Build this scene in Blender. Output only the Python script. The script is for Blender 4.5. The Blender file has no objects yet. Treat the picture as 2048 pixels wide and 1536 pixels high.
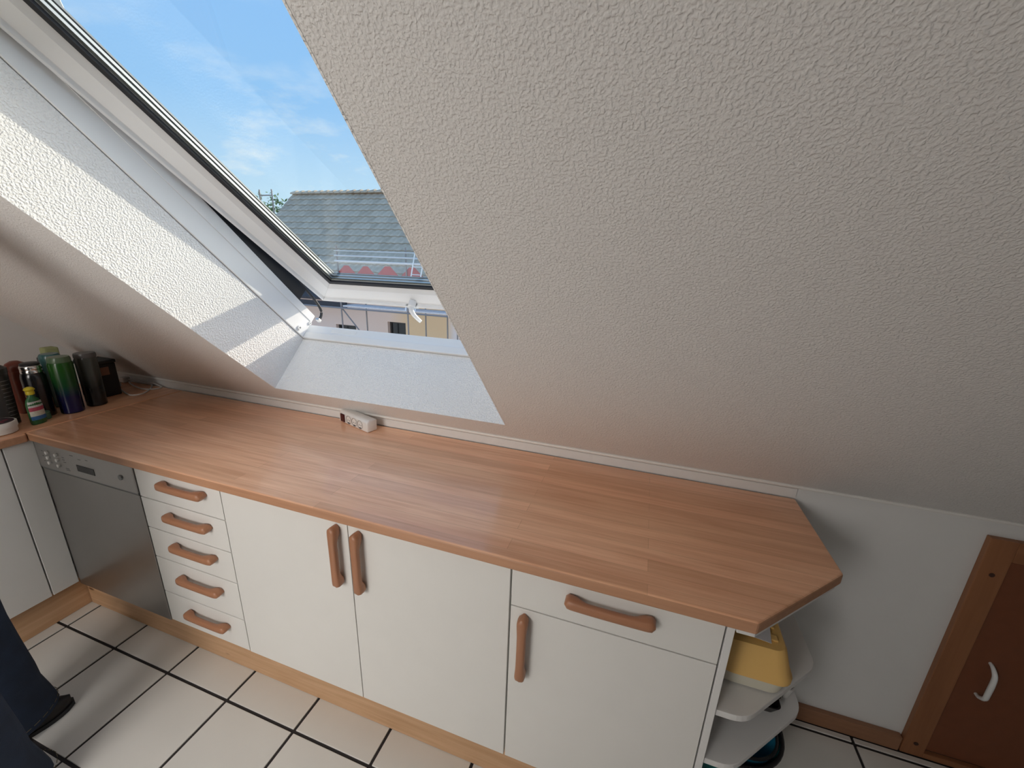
import bpy, bmesh, math, random
from mathutils import Vector, Matrix
random.seed(7)
S2 = math.sqrt(.5)
sc = bpy.context.scene
COL = sc.collection

# ------------------------------------------------------------------ camera
cam_d = bpy.data.cameras.new('camera'); cam = bpy.data.objects.new('camera', cam_d); COL.objects.link(cam)
cam.location = (1.6658, -.8504, 1.6226); cam.rotation_euler = (1.2783, -.0342, .3203)
cam_d.sensor_width = 36; cam_d.lens = 823.22 / 2048 * 36; cam_d.clip_start = .02; cam_d.clip_end = 300
sc.camera = cam
# ------------------------------------------------------------------ view
sc.view_settings.view_transform = 'Standard'; sc.view_settings.look = 'None'
sc.view_settings.gamma = 1; sc.view_settings.use_curve_mapping = False
sc.view_settings.exposure = 0.0
sc.cycles.max_bounces = 6; sc.cycles.diffuse_bounces = 4; sc.cycles.glossy_bounces = 3; sc.cycles.transparent_max_bounces = 10
sc.cycles.use_light_tree = False; sc.cycles.use_adaptive_sampling = True; sc.cycles.adaptive_threshold = .05
sc.cycles.sample_clamp_indirect = 6; sc.cycles.caustics_reflective = False; sc.cycles.caustics_refractive = False
# ------------------------------------------------------------------ world: blue sky, light clouds low down
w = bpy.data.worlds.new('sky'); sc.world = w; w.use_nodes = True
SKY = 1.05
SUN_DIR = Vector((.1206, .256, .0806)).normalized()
def build_sky():
    nt = w.node_tree; N = nt.nodes; L = nt.links; N.clear()
    tc = N.new('ShaderNodeTexCoord'); sep = N.new('ShaderNodeSeparateXYZ'); L.new(tc.outputs['Generated'], sep.inputs[0])
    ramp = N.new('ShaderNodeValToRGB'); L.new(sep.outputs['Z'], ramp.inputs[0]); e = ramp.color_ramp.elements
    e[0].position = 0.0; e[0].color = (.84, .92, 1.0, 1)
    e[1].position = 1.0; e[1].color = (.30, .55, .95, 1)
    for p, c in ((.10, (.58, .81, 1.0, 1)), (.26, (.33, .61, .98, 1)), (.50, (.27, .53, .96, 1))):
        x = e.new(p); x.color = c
    mp = N.new('ShaderNodeMapping'); mp.inputs['Scale'].default_value = (5, 5, 14); L.new(tc.outputs['Generated'], mp.inputs[0])
    no = N.new('ShaderNodeTexNoise'); no.inputs['Scale'].default_value = 1.3; no.inputs['Detail'].default_value = 7; no.inputs['Roughness'].default_value = .6
    L.new(mp.outputs[0], no.inputs['Vector'])
    cr = N.new('ShaderNodeValToRGB'); L.new(no.outputs['Fac'], cr.inputs[0])
    cr.color_ramp.elements[0].position = .52; cr.color_ramp.elements[0].color = (0, 0, 0, 1)
    cr.color_ramp.elements[1].position = .74; cr.color_ramp.elements[1].color = (1, 1, 1, 1)
    hm = N.new('ShaderNodeMapRange'); L.new(sep.outputs['Z'], hm.inputs[0])
    hm.inputs[1].default_value = .16; hm.inputs[2].default_value = .34; hm.inputs[3].default_value = .95; hm.inputs[4].default_value = .10
    mu = N.new('ShaderNodeMath'); mu.operation = 'MULTIPLY'; L.new(cr.outputs[0], mu.inputs[0]); L.new(hm.outputs[0], mu.inputs[1])
    mix = N.new('ShaderNodeMix'); mix.data_type = 'RGBA'; L.new(mu.outputs[0], mix.inputs[0]); L.new(ramp.outputs[0], mix.inputs[6]); mix.inputs[7].default_value = (.93, .97, 1, 1)
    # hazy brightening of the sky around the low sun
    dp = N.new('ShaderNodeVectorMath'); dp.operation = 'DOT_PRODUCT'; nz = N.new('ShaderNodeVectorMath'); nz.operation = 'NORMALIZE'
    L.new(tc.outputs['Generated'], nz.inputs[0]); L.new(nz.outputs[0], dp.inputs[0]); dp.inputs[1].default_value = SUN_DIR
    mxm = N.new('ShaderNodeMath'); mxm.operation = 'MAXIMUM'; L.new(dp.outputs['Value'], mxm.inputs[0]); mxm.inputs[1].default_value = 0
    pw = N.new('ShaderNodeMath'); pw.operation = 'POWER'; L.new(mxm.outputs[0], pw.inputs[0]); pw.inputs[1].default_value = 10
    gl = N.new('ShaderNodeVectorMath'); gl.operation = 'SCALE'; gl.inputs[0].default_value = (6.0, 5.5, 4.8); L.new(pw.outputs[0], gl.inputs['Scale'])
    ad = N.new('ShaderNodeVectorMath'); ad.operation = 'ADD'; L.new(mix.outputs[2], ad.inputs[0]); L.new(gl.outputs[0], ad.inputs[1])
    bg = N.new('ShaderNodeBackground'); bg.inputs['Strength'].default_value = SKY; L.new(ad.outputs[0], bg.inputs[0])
    out = N.new('ShaderNodeOutputWorld'); L.new(bg.outputs[0], out.inputs[0])
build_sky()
# ------------------------------------------------------------------ sun (low, shining in through the roof window from outside right)
sd = bpy.data.lights.new('sun', 'SUN'); sd.energy = 3.2; sd.angle = .009; sd.color = (1, .88, .72)
sun = bpy.data.objects.new('sun', sd); COL.objects.link(sun); sun.location = (4, 12, 8)
sun.rotation_euler = SUN_DIR.to_track_quat('Z', 'Y').to_euler()
# room fill: an added area lamp at an invented window behind the camera
def area(name, loc, d, sx, sy, power, col):
    a = bpy.data.lights.new(name, 'AREA'); a.shape = 'RECTANGLE'; a.size = sx; a.size_y = sy; a.energy = power; a.color = col
    o = bpy.data.objects.new(name, a); COL.objects.link(o); o.location = loc
    o.rotation_euler = (-Vector(d)).to_track_quat('Z', 'Y').to_euler(); return o
area('fill_light_back', (.52, -3.05, 1.88), (0, S2, -S2 * .8), 1.5, 1.3, 55, (1, .96, .92))

# ------------------------------------------------------------------ helpers
MATS = {}
def nodes(name):
    m = bpy.data.materials.new(name); m.use_nodes = True; nt = m.node_tree
    return m, nt, nt.nodes, nt.links, nt.nodes['Principled BSDF']
def plain(name, col, rough=.5, metal=0, spec=.5, coat=0, var=.06, vscale=12, bump=0, bscale=200, trans=0, alpha=1):
    if name in MATS: return MATS[name]
    m, nt, N, L, B = nodes(name)
    B.inputs['Roughness'].default_value = rough; B.inputs['Metallic'].default_value = metal
    B.inputs['Specular IOR Level'].default_value = spec; B.inputs['Coat Weight'].default_value = coat; B.inputs['Coat Roughness'].default_value = .15
    B.inputs['Transmission Weight'].default_value = trans; B.inputs['Alpha'].default_value = alpha
    tc = N.new('ShaderNodeTexCoord'); no = N.new('ShaderNodeTexNoise'); no.inputs['Scale'].default_value = vscale; no.inputs['Detail'].default_value = 4
    L.new(tc.outputs['Object'], no.inputs['Vector'])
    mx = N.new('ShaderNodeMix'); mx.data_type = 'RGBA'; L.new(no.outputs['Fac'], mx.inputs[0])
    mx.inputs[6].default_value = (*[max(0, c * (1 - var)) for c in col], 1); mx.inputs[7].default_value = (*[min(1, c * (1 + var)) for c in col], 1)
    L.new(mx.outputs[2], B.inputs['Base Color'])
    if bump:
        n2 = N.new('ShaderNodeTexNoise'); n2.inputs['Scale'].default_value = bscale; L.new(tc.outputs['Object'], n2.inputs['Vector'])
        bp = N.new('ShaderNodeBump'); bp.inputs['Strength'].default_value = bump; bp.inputs['Distance'].default_value = .002
        L.new(n2.outputs['Fac'], bp.inputs['Height']); L.new(bp.outputs[0], B.inputs['Normal'])
    MATS[name] = m; return m
def plaster(name, col, scale, dist, strength=1.0):
    if name in MATS: return MATS[name]
    m, nt, N, L, B = nodes(name); B.inputs['Roughness'].default_value = .85; B.inputs['Specular IOR Level'].default_value = .25
    tc = N.new('ShaderNodeTexCoord'); no = N.new('ShaderNodeTexNoise'); no.inputs['Scale'].default_value = scale; no.inputs['Detail'].default_value = 1.6
    no.inputs['Roughness'].default_value = .4; no.inputs['Distortion'].default_value = .25
    L.new(tc.outputs['Object'], no.inputs['Vector'])
    rp = N.new('ShaderNodeValToRGB'); L.new(no.outputs['Fac'], rp.inputs[0]); rp.color_ramp.elements[0].position = .30; rp.color_ramp.elements[1].position = .75
    rp.color_ramp.interpolation = 'EASE'
    bp = N.new('ShaderNodeBump'); bp.inputs['Strength'].default_value = strength; bp.inputs['Distance'].default_value = dist
    L.new(rp.outputs[0], bp.inputs['Height']); L.new(bp.outputs[0], B.inputs['Normal'])
    B.inputs['Base Color'].default_value = (*col, 1); MATS[name] = m; return m
def wood(name, c1, c2, axis=0, grain=1.0, staves=None, rough=.4, knots=False, coat=0):
    if name in MATS: return MATS[name]
    m, nt, N, L, B = nodes(name); B.inputs['Roughness'].default_value = rough; B.inputs['Coat Weight'].default_value = coat; B.inputs['Coat Roughness'].default_value = .14
    tc = N.new('ShaderNodeTexCoord')
    def mapn(scale):
        mp = N.new('ShaderNodeMapping'); L.new(tc.outputs['Object'], mp.inputs[0]); mp.inputs['Scale'].default_value = scale; return mp
    st = [90, 90, 90]; st[axis] = 4.0
    g = N.new('ShaderNodeTexNoise'); g.inputs['Scale'].default_value = grain; g.inputs['Detail'].default_value = 5; g.inputs['Distortion'].default_value = .4
    L.new(mapn(st).outputs[0], g.inputs['Vector'])
    s2 = [16, 16, 16]; s2[axis] = 1.6
    b = N.new('ShaderNodeTexNoise'); b.inputs['Scale'].default_value = 1; b.inputs['Detail'].default_value = 3; b.inputs['Distortion'].default_value = 1.2
    L.new(mapn(s2).outputs[0], b.inputs['Vector'])
    mixa = N.new('ShaderNodeMix'); mixa.data_type = 'FLOAT'; mixa.inputs[0].default_value = .5
    L.new(g.outputs['Fac'], mixa.inputs[2]); L.new(b.outputs['Fac'], mixa.inputs[3])
    rp = N.new('ShaderNodeValToRGB'); L.new(mixa.outputs[0], rp.inputs[0])
    rp.color_ramp.elements[0].position = .34; rp.color_ramp.elements[0].color = (*c1, 1); rp.color_ramp.elements[1].position = .66; rp.color_ramp.elements[1].color = (*c2, 1)
    src = rp.outputs[0]
    if staves:
        br = N.new('ShaderNodeTexBrick'); mp = mapn((1, 1, 1)); L.new(mp.outputs[0], br.inputs['Vector'])
        br.inputs['Scale'].default_value = 1; br.inputs['Mortar Size'].default_value = .0006; br.inputs['Brick Width'].default_value = staves[0]; br.inputs['Row Height'].default_value = staves[1]
        br.offset = .37; br.squash = 1; br.inputs['Color1'].default_value = (.92, .90, .88, 1); br.inputs['Color2'].default_value = (1.10, 1.12, 1.14, 1); br.inputs['Mortar'].default_value = (.78, .74, .70, 1)
        br.inputs['Bias'].default_value = 0
        mm = N.new('ShaderNodeMix'); mm.data_type = 'RGBA'; mm.blend_type = 'MULTIPLY'; mm.inputs[0].default_value = 1; L.new(src, mm.inputs[6]); L.new(br.outputs['Color'], mm.inputs[7]); src = mm.outputs[2]
    if knots:
        s3 = [0, 0, 7.0]; s3[axis] = 2.4
        v = N.new('ShaderNodeTexVoronoi'); L.new(mapn(s3).outputs[0], v.inputs['Vector']); v.inputs['Scale'].default_value = 1.6
        kr = N.new('ShaderNodeValToRGB'); L.new(v.outputs['Distance'], kr.inputs[0])
        kr.color_ramp.elements[0].position = .045; kr.color_ramp.elements[0].color = (.30, .20, .14, 1); kr.color_ramp.elements[1].position = .10; kr.color_ramp.elements[1].color = (1, 1, 1, 1)
        mm = N.new('ShaderNodeMix'); mm.data_type = 'RGBA'; mm.blend_type = 'MULTIPLY'; mm.inputs[0].default_value = 1; L.new(src, mm.inputs[6]); L.new(kr.outputs[0], mm.inputs[7]); src = mm.outputs[2]
    L.new(src, B.inputs['Base Color']); MATS[name] = m; return m
def glass(name, tint=(.96, .98, .97)):
    m = bpy.data.materials.new(name); m.use_nodes = True; nt = m.node_tree; N = nt.nodes; L = nt.links; N.clear()
    t = N.new('ShaderNodeBsdfTransparent'); t.inputs[0].default_value = (*tint, 1); g = N.new('ShaderNodeBsdfGlossy'); g.inputs['Roughness'].default_value = .01
    fr = N.new('ShaderNodeFresnel'); ge = N.new('ShaderNodeNewGeometry'); mr = N.new('ShaderNodeMapRange'); L.new(ge.outputs['Backfacing'], mr.inputs[0])
    mr.inputs[3].default_value = 1.33; mr.inputs[4].default_value = 1 / 1.33; L.new(mr.outputs[0], fr.inputs[0])   # the same reflectance from either side of the thin pane
    mx = N.new('ShaderNodeMixShader'); o = N.new('ShaderNodeOutputMaterial')
    L.new(fr.outputs[0], mx.inputs[0]); L.new(t.outputs[0], mx.inputs[1]); L.new(g.outputs[0], mx.inputs[2]); L.new(mx.outputs[0], o.inputs[0]); MATS[name] = m; return m

def BM(): return bmesh.new()
def box(bm, x0, x1, y0, y1, z0, z1):
    v = [bm.verts.new((x, y, z)) for z in (z0, z1) for y in (y0, y1) for x in (x0, x1)]
    for f in ((0, 2, 3, 1), (4, 5, 7, 6), (0, 1, 5, 4), (2, 6, 7, 3), (0, 4, 6, 2), (1, 3, 7, 5)): bm.faces.new([v[i] for i in f])
    return v
def hexa(bm, a, b):      # a, b: matching polygons (lists of Vector); closed prism between them
    A = [bm.verts.new(p) for p in a]; B_ = [bm.verts.new(p) for p in b]; n = len(a)
    bm.faces.new(A[::-1]); bm.faces.new(B_)
    for i in range(n): bm.faces.new((A[i], A[(i + 1) % n], B_[(i + 1) % n], B_[i]))
def prism(bm, pts, z0, z1): hexa(bm, [Vector((x, y, z0)) for x, y in pts], [Vector((x, y, z1)) for x, y in pts])
def lathe(bm, prof, cx=0, cy=0, n=28, cap=True):
    rings = []
    for r, z in prof: rings.append([bm.verts.new((cx + r * math.cos(2 * math.pi * i / n), cy + r * math.sin(2 * math.pi * i / n), z)) for i in range(n)])
    for a, b in zip(rings, rings[1:]):
        for i in range(n): bm.faces.new((a[i], a[(i + 1) % n], b[(i + 1) % n], b[i]))
    if cap: bm.faces.new(rings[0][::-1]); bm.faces.new(rings[-1])
def tube(bm, pts, r, n=8, rad=None, up=(0, 0, 1)):
    pts = [Vector(p) for p in pts]; rings = []; up = Vector(up)
    for i, p in enumerate(pts):
        t = (pts[min(i + 1, len(pts) - 1)] - pts[max(i - 1, 0)]).normalized()
        u = t.cross(up)
        if u.length < 1e-3: u = t.cross(Vector((1, 0, 0)))
        u.normalize(); v = t.cross(u).normalized(); rr = rad[i] if rad else r
        rings.append([bm.verts.new(p + rr * (math.cos(2 * math.pi * k / n) * u + math.sin(2 * math.pi * k / n) * v)) for k in range(n)])
    for a, b in zip(rings, rings[1:]):
        for k in range(n): bm.faces.new((a[k], a[(k + 1) % n], b[(k + 1) % n], b[k]))
    bm.faces.new(rings[0][::-1]); bm.faces.new(rings[-1])
def smooth_path(pts, sub=6):
    P = [Vector(p) for p in pts]; out = []
    for i in range(len(P) - 1):
        p0 = P[max(i - 1, 0)]; p1 = P[i]; p2 = P[i + 1]; p3 = P[min(i + 2, len(P) - 1)]
        for k in range(sub):
            t = k / sub
            out.append(.5 * ((2 * p1) + (-p0 + p2) * t + (2 * p0 - 5 * p1 + 4 * p2 - p3) * t * t + (-p0 + 3 * p1 - 3 * p2 + p3) * t ** 3))
    out.append(P[-1]); return out
def bevel(bm, w, seg=2):
    bmesh.ops.recalc_face_normals(bm, faces=bm.faces)
    es = [e for e in bm.edges if len(e.link_faces) == 2 and e.calc_face_angle(0) > .6]
    bmesh.ops.bevel(bm, geom=es, offset=w, segments=seg, profile=.5, affect='EDGES', clamp_overlap=True)
WL = {}
def mk(name, bm, mat, parent=None, bev=0, seg=2, smooth=False, local=False):
    if bev: bevel(bm, bev, seg)
    bmesh.ops.recalc_face_normals(bm, faces=bm.faces)
    me = bpy.data.meshes.new(name)
    if parent is not None:
        off = Vector((0, 0, 0)) if local else -WL[parent.name]
        bmesh.ops.translate(bm, verts=bm.verts, vec=off); loc = Vector((0, 0, 0))
    else:
        xs = [v.co for v in bm.verts]
        loc = Vector(((min(c.x for c in xs) + max(c.x for c in xs)) / 2, (min(c.y for c in xs) + max(c.y for c in xs)) / 2, min(c.z for c in xs)))
        bmesh.ops.translate(bm, verts=bm.verts, vec=-loc)
    bm.to_mesh(me); bm.free()
    if smooth:
        for p in me.polygons: p.use_smooth = True
        try: me.set_sharp_from_angle(angle=.7)
        except Exception: pass
    for m_ in (mat if isinstance(mat, (list, tuple)) else [mat]): me.materials.append(m_)
    o = bpy.data.objects.new(name, me); COL.objects.link(o); o.location = loc
    if parent is not None: o.parent = parent; WL[o.name] = WL[parent.name] if not local else Vector((0, 0, 0))
    else: WL[o.name] = loc
    return o
def thing(name, loc, label, cat, group=None, rotz=0, kind=None):
    o = bpy.data.objects.new(name, None); COL.objects.link(o); o.location = loc; o.rotation_euler = (0, 0, rotz); o.empty_display_size = .1
    WL[o.name] = Vector(loc); tag(o, label, cat, group, kind); return o
def tag(o, label=None, cat=None, group=None, kind=None):
    if label: o['label'] = label
    if cat: o['category'] = cat
    if group: o['group'] = group
    if kind: o['kind'] = kind
    return o
def part_of(o, parent):   # share mesh copy
    c = o.copy(); COL.objects.link(c); c.parent = parent; return c

# ------------------------------------------------------------------ dimensions
YB, ZT = .5935, .9415                 # knee wall plane, top of knee wall
H = .900; TH = .034                   # worktop
XL, XR, YR = -1.225, 4.0, -4.10       # room
P0 = Vector((0, YB, ZT)); NS = Vector((0, -S2, S2)); ND = Vector((0, S2, S2))
def RP(x, s, d): return P0 + Vector((x, 0, 0)) + NS * s + ND * d
WX0, WX1, SB, ST, DR = .1123, 1.2105, .130, 1.52, .271
ZC = 2.45; S1 = (ZC - ZT) / S2; YC = YB - S1 * S2
YC2 = YR + (ZC - ZT)

# ------------------------------------------------------------------ materials
M_slope = plaster('white textured plaster', (.80, .785, .77), 230, .0011, .8)
M_reveal = plaster('white roughcast reveal', (.89, .885, .87), 175, .0020)
M_wall = plain('white wall paint', (.78, .775, .765), .8, var=.02, bump=.15, bscale=260, spec=.25)
M_caulk = plain('white caulk', (.84, .82, .79), .5, var=.02)
M_white = plain('white cabinet front', (.80, .785, .755), .42, var=.02, spec=.4)
M_whiteedge = plain('white board', (.80, .79, .78), .45, var=.02)
M_beech = wood('beech worktop', (.74, .36, .20), (.95, .56, .345), 0, 1.0, (.95, .045), .30, coat=.6)
M_beech_y = wood('beech worktop across', (.74, .36, .20), (.95, .56, .345), 1, 1.0, None, .30, coat=.25)
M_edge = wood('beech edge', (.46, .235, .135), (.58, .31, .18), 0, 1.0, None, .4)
M_handle = wood('beech handle', (.36, .16, .085), (.46, .215, .115), 0, 1.0, None, .38)
M_handle_v = wood('beech handle upright', (.36, .16, .085), (.46, .215, .115), 2, 1.0, None, .38)
M_pine = wood('pine plinth', (.50, .29, .15), (.66, .42, .25), 0, .8, None, .5, knots=True)
M_pine_y = wood('pine plinth return', (.50, .29, .15), (.66, .42, .25), 1, .8, None, .5, knots=True)
M_redwood = wood('stained wood', (.26, .105, .045), (.34, .145, .065), 2, .8, None, .45)
M_redwood_x = wood('stained wood rail', (.26, .105, .045), (.34, .145, .065), 0, .8, None, .45)
M_hatch = plain('brown veneer', (.20, .066, .028), .5, var=.10, vscale=30)
M_base = wood('brown skirting', (.27, .13, .07), (.36, .18, .10), 0, .8, None, .45)
M_tile = plain('cream floor tile', (.76, .735, .69), .30, var=.05, vscale=5, spec=.5)
M_grout = plain('dark grout', (.03, .025, .025), .9)
M_steel = plain('brushed steel', (.42, .41, .40), .38, 1.0, var=.05, vscale=6)
M_steelp = plain('steel control panel', (.50, .49, .48), .42, 1.0, var=.05, vscale=30)
M_black = plain('black plastic', (.010, .010, .012), .45)
M_rubber = plain('black rubber', (.012, .012, .015), .55)
M_upvc = plain('white window plastic', (.86, .87, .87), .35, var=.01)
M_grey = plain('grey metal cladding', (.26, .27, .27), .4, .6)
M_spacer = plain('glazing spacer', (.50, .50, .48), .35, .8)
M_glass = glass('window glass')
M_dark = plain('dark gap', (.02, .02, .02), .9)

# ------------------------------------------------------------------ the setting
bm = BM(); box(bm, XL, XR, YR, YB, -.12, -.004)
floor = tag(mk('floor', bm, M_grout), 'cream tiled floor with dark grout lines', kind='structure')
T = .3171; G = .0052; tilemesh = None
def clip(a, b, lo, hi): return max(a, lo), min(b, hi)
FZ = Vector((floor.location.x, floor.location.y, floor.location.z))
for i in range(-2, 15):
    for j in range(-3, 13):
        x0 = -.6125 + i * T + G; x1 = -.6125 + (i + 1) * T - G; y1 = -.0885 - j * T - G; y0 = y1 - T + 2 * G
        cx0, cx1 = clip(x0, x1, XL + .002, XR - .002); cy0, cy1 = clip(y0, y1, YR + .002, YB - .024)
        if cx1 - cx0 < .01 or cy1 - cy0 < .01: continue
        if cx0 > -.60 and cx1 < 1.90 and cy0 > .03: continue
        if cx1 < -.68 and cy0 > -2.0: continue
        full = (cx0, cx1, cy0, cy1) == (x0, x1, y0, y1)
        if full and tilemesh:
            o = bpy.data.objects.new('floor_tile', tilemesh); COL.objects.link(o); o.parent = floor
        else:
            b = BM(); box(b, -(cx1 - cx0) / 2, (cx1 - cx0) / 2, -(cy1 - cy0) / 2, (cy1 - cy0) / 2, -.008, 0)
            o = mk('floor_tile', b, M_tile, floor, bev=.0012, seg=1, local=True)
            if full: tilemesh = o.data
        o.location = Vector(((cx0 + cx1) / 2, (cy0 + cy1) / 2, 0)) - FZ

# knee walls
bm = BM(); box(bm, XL, XR, YB, YB + .12, -.12, ZT)
tag(mk('wall_front', bm, M_wall), 'low white knee wall under the sloping ceiling', kind='structure')
bm = BM(); box(bm, XL, XR, YR - .12, YR, -.12, ZT)
tag(mk('wall_back', bm, M_wall), 'low knee wall on the far side of the attic room', kind='structure')
# gables
def gable(name, x0, x1, label):
    bm = BM(); q = [(YB + .12, -.12), (YB + .12, ZT), (YB, ZT), (YC, ZC), (YC2, ZC), (YR, ZT), (YR - .12, ZT), (YR - .12, -.12)]
    hexa(bm, [Vector((x0, y, z)) for y, z in q], [Vector((x1, y, z)) for y, z in q])
    return tag(mk(name, bm, M_wall), label, kind='structure')
gable('wall_left', XL - .12, XL, 'white gable wall behind the corner worktop')
gable('wall_right', XR, XR + .12, 'white gable wall at the far right of the room')
# sloping ceiling with the roof window opening
def slab(bm, xs, ss, d0, d1, hole):
    g0 = [[bm.verts.new(RP(x, s, d0)) for s in ss] for x in xs]; g1 = [[bm.verts.new(RP(x, s, d1)) for s in ss] for x in xs]
    nx, ns = len(xs) - 1, len(ss) - 1
    for i in range(nx):
        for j in range(ns):
            if (i, j) == hole: continue
            bm.faces.new((g0[i][j], g0[i][j + 1], g0[i + 1][j + 1], g0[i + 1][j])); bm.faces.new((g1[i][j], g1[i + 1][j], g1[i + 1][j + 1], g1[i][j + 1]))
    def side(a, b):
        bm.faces.new((g0[a[0]][a[1]], g0[b[0]][b[1]], g1[b[0]][b[1]], g1[a[0]][a[1]]))
    for i in range(nx): side((i, 0), (i + 1, 0)); side((i, ns), (i + 1, ns))
    for j in range(ns): side((0, j), (0, j + 1)); side((nx, j), (nx, j + 1))
    if hole:
        i, j = hole
        side((i, j), (i + 1, j)); side((i, j + 1), (i + 1, j + 1)); side((i, j), (i, j + 1)); side((i + 1, j), (i + 1, j + 1))
RT = .004
bm = BM(); slab(bm, [XL, WX0 - RT, WX1 + RT, XR], [0, SB - RT, ST + RT, S1], 0, DR, (1, 1))
slope = tag(mk('ceiling', bm, M_slope), 'sloping white textured ceiling around the roof window', kind='structure')
def rbox(bm, x0, x1, s0, s1, d0, d1):
    hexa(bm, [RP(x0, s0, d0), RP(x1, s0, d0), RP(x1, s1, d0), RP(x0, s1, d0)], [RP(x0, s0, d1), RP(x1, s0, d1), RP(x1, s1, d1), RP(x0, s1, d1)])
for nm, a in (('reveal_panel', (WX0 - RT, WX0, SB - RT, ST + RT, -.0006, DR)), ('reveal_panel', (WX1, WX1 + RT, SB - RT, ST + RT, -.0006, DR)),
              ('reveal_panel', (WX0, WX1, SB - RT, SB, -.0006, DR)), ('reveal_panel', (WX0, WX1, ST, ST + RT, -.0006, DR))):
    bm = BM(); rbox(bm, *a); mk(nm, bm, M_reveal, slope)
bm = BM(); box(bm, XL, XR, YC2, YC, ZC, ZC + .1)
tag(mk('ceiling', bm, M_wall), 'flat white ceiling strip along the attic ridge', kind='structure')
bm = BM(); q = [(YR, ZT), (YC2, ZC), (YC2, ZC + .2), (YR - .2, ZT)]
hexa(bm, [Vector((XL, y, z)) for y, z in q], [Vector((XR, y, z)) for y, z in q])
tag(mk('ceiling', bm, M_slope), 'opposite sloping ceiling behind the viewer', kind='structure')
# added, unseen roof window behind the viewer that frames the fill lamp
def simple_window(name, c, ex, ey, en, wd, ht, label):
    c = Vector(c); ex = Vector(ex); ey = Vector(ey); en = Vector(en).normalized()
    t = thing(name, c, label, None, kind='structure')
    def bar(nm, a0, a1, b0, b1, n0, n1, mt):
        b = BM(); f = lambda n: [c + ex * a0 + ey * b0 + en * n, c + ex * a1 + ey * b0 + en * n, c + ex * a1 + ey * b1 + en * n, c + ex * a0 + ey * b1 + en * n]
        hexa(b, f(n0), f(n1)); return mk(nm, b, mt, t)
    W, Hh, k = wd / 2, ht / 2, .07
    bar('window_frame', -W - k, -W, -Hh - k, Hh + k, .002, .05, M_upvc); bar('window_frame', W, W + k, -Hh - k, Hh + k, .002, .05, M_upvc)
    bar('window_frame', -W, W, -Hh - k, -Hh, .002, .05, M_upvc); bar('window_frame', -W, W, Hh, Hh + k, .002, .05, M_upvc)
    bar('window_pane', -W, W, -Hh, Hh, .004, .01, M_glass)
simple_window('added_window', (.52, YR + 1.0, ZT + 1.0), (1, 0, 0), (0, S2, S2), (0, S2, -S2), 1.5, 1.3, 'added unseen roof window framing the fill lamp behind the viewer')
bm = BM(); box(bm, XL, -.02, -2.13, -2.02, 0, ZC); tag(mk('wall_light_blocker', bm, M_wall), 'added unseen wall keeping light off the bottle corner', kind='structure')  # added out of view to block the fill lamp from the left corner
bm = BM(); box(bm, 1.03, XR, -2.13, -2.02, 0, ZC); tag(mk('wall_light_blocker', bm, M_wall), 'added unseen wall behind the viewer shading the right side', kind='structure')  # added out of view so the knee wall and hatch stay dark

# bead of caulk where knee wall and slope meet, plus the narrow strip behind the worktop
bm = BM(); tube(bm, [(x, YB - .004, ZT - .001) for x in (XL + .01, .5, 1.5, 2.5, XR - .01)], .006, 8)
tag(mk('trim_1', bm, M_caulk, smooth=True), 'thin white bead where knee wall meets the slope', kind='structure')
bm = BM(); box(bm, -.62, 2.204, YB - .006, YB, H + .001, ZT - .008)
tag(mk('trim_2', bm, M_wall, bev=.001), 'narrow white strip behind the long worktop', kind='structure')
bm = BM(); box(bm, 2.0, 2.698, YB - .022, YB, 0, .062); box(bm, 3.40, XR, YB - .022, YB, 0, .062)
tag(mk('baseboard_front', bm, M_base, bev=.003), 'brown wooden skirting board along the knee wall', kind='structure')

# ------------------------------------------------------------------ roof window
win = thing('window_1', RP((WX0 + WX1) / 2, SB, DR), 'white roof window tilted open with blue sky outside', None, kind='structure')
FX0, FX1 = .118, WX1 - .006
fr = [('frame_side', (FX0 - .05, FX0, SB + .012, ST, DR + .003, .400)), ('frame_side', (FX1, FX1 + .05, SB + .012, ST, DR + .003, .400)),
      ('frame_top', (FX0 - .05, FX1 + .05, ST, ST + .06, DR + .003, .400))]
for nm, a in fr:
    bm = BM(); rbox(bm, *a); mk(nm, bm, M_upvc, win, bev=.003)
# bottom member of the fixed frame: two facets
bm = BM(); prof = [(SB + .012, DR + .003), (SB + .012, .308), (SB + .004, .312), (SB - .004, .358), (SB - .05, .36), (SB - .05, DR + .003)]
hexa(bm, [RP(FX0 - .05, s, d) for s, d in prof], [RP(FX1 + .05, s, d) for s, d in prof]); fb = mk('frame_bottom', bm, M_upvc, win, bev=.002)
# subtle raised fin on the left and right frame faces
for x0, x1 in ((FX0, FX0 + .003), (FX1 - .003, FX1)):
    bm = BM(); hexa(bm, [RP(x0, SB + .02, .362), RP(x1, SB + .02, .362), RP(x1, SB + .02, .398), RP(x0, SB + .02, .398)],
                    [RP(x0, ST - .01, .335), RP(x1, ST - .01, .335), RP(x1, ST - .01, .398), RP(x0, ST - .01, .398)]); mk('frame_fin', bm, M_upvc, win, bev=.001)
for s, d, r in ((.188, .297, .011), (.150, .352, .008)):
    bm = BM(); c = RP(FX0, s, d); tube(bm, [c, c + Vector((.006, 0, 0))], r, 18); pl = mk('screw_cap', bm, M_upvc, win, bev=.001)
    bm = BM(); tube(bm, [c + Vector((.0055, 0, 0)), c + Vector((.0066, 0, 0))], r * .42, 14); tag(mk('screw_head', bm, M_grey, pl), 'grey screw head')
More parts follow.
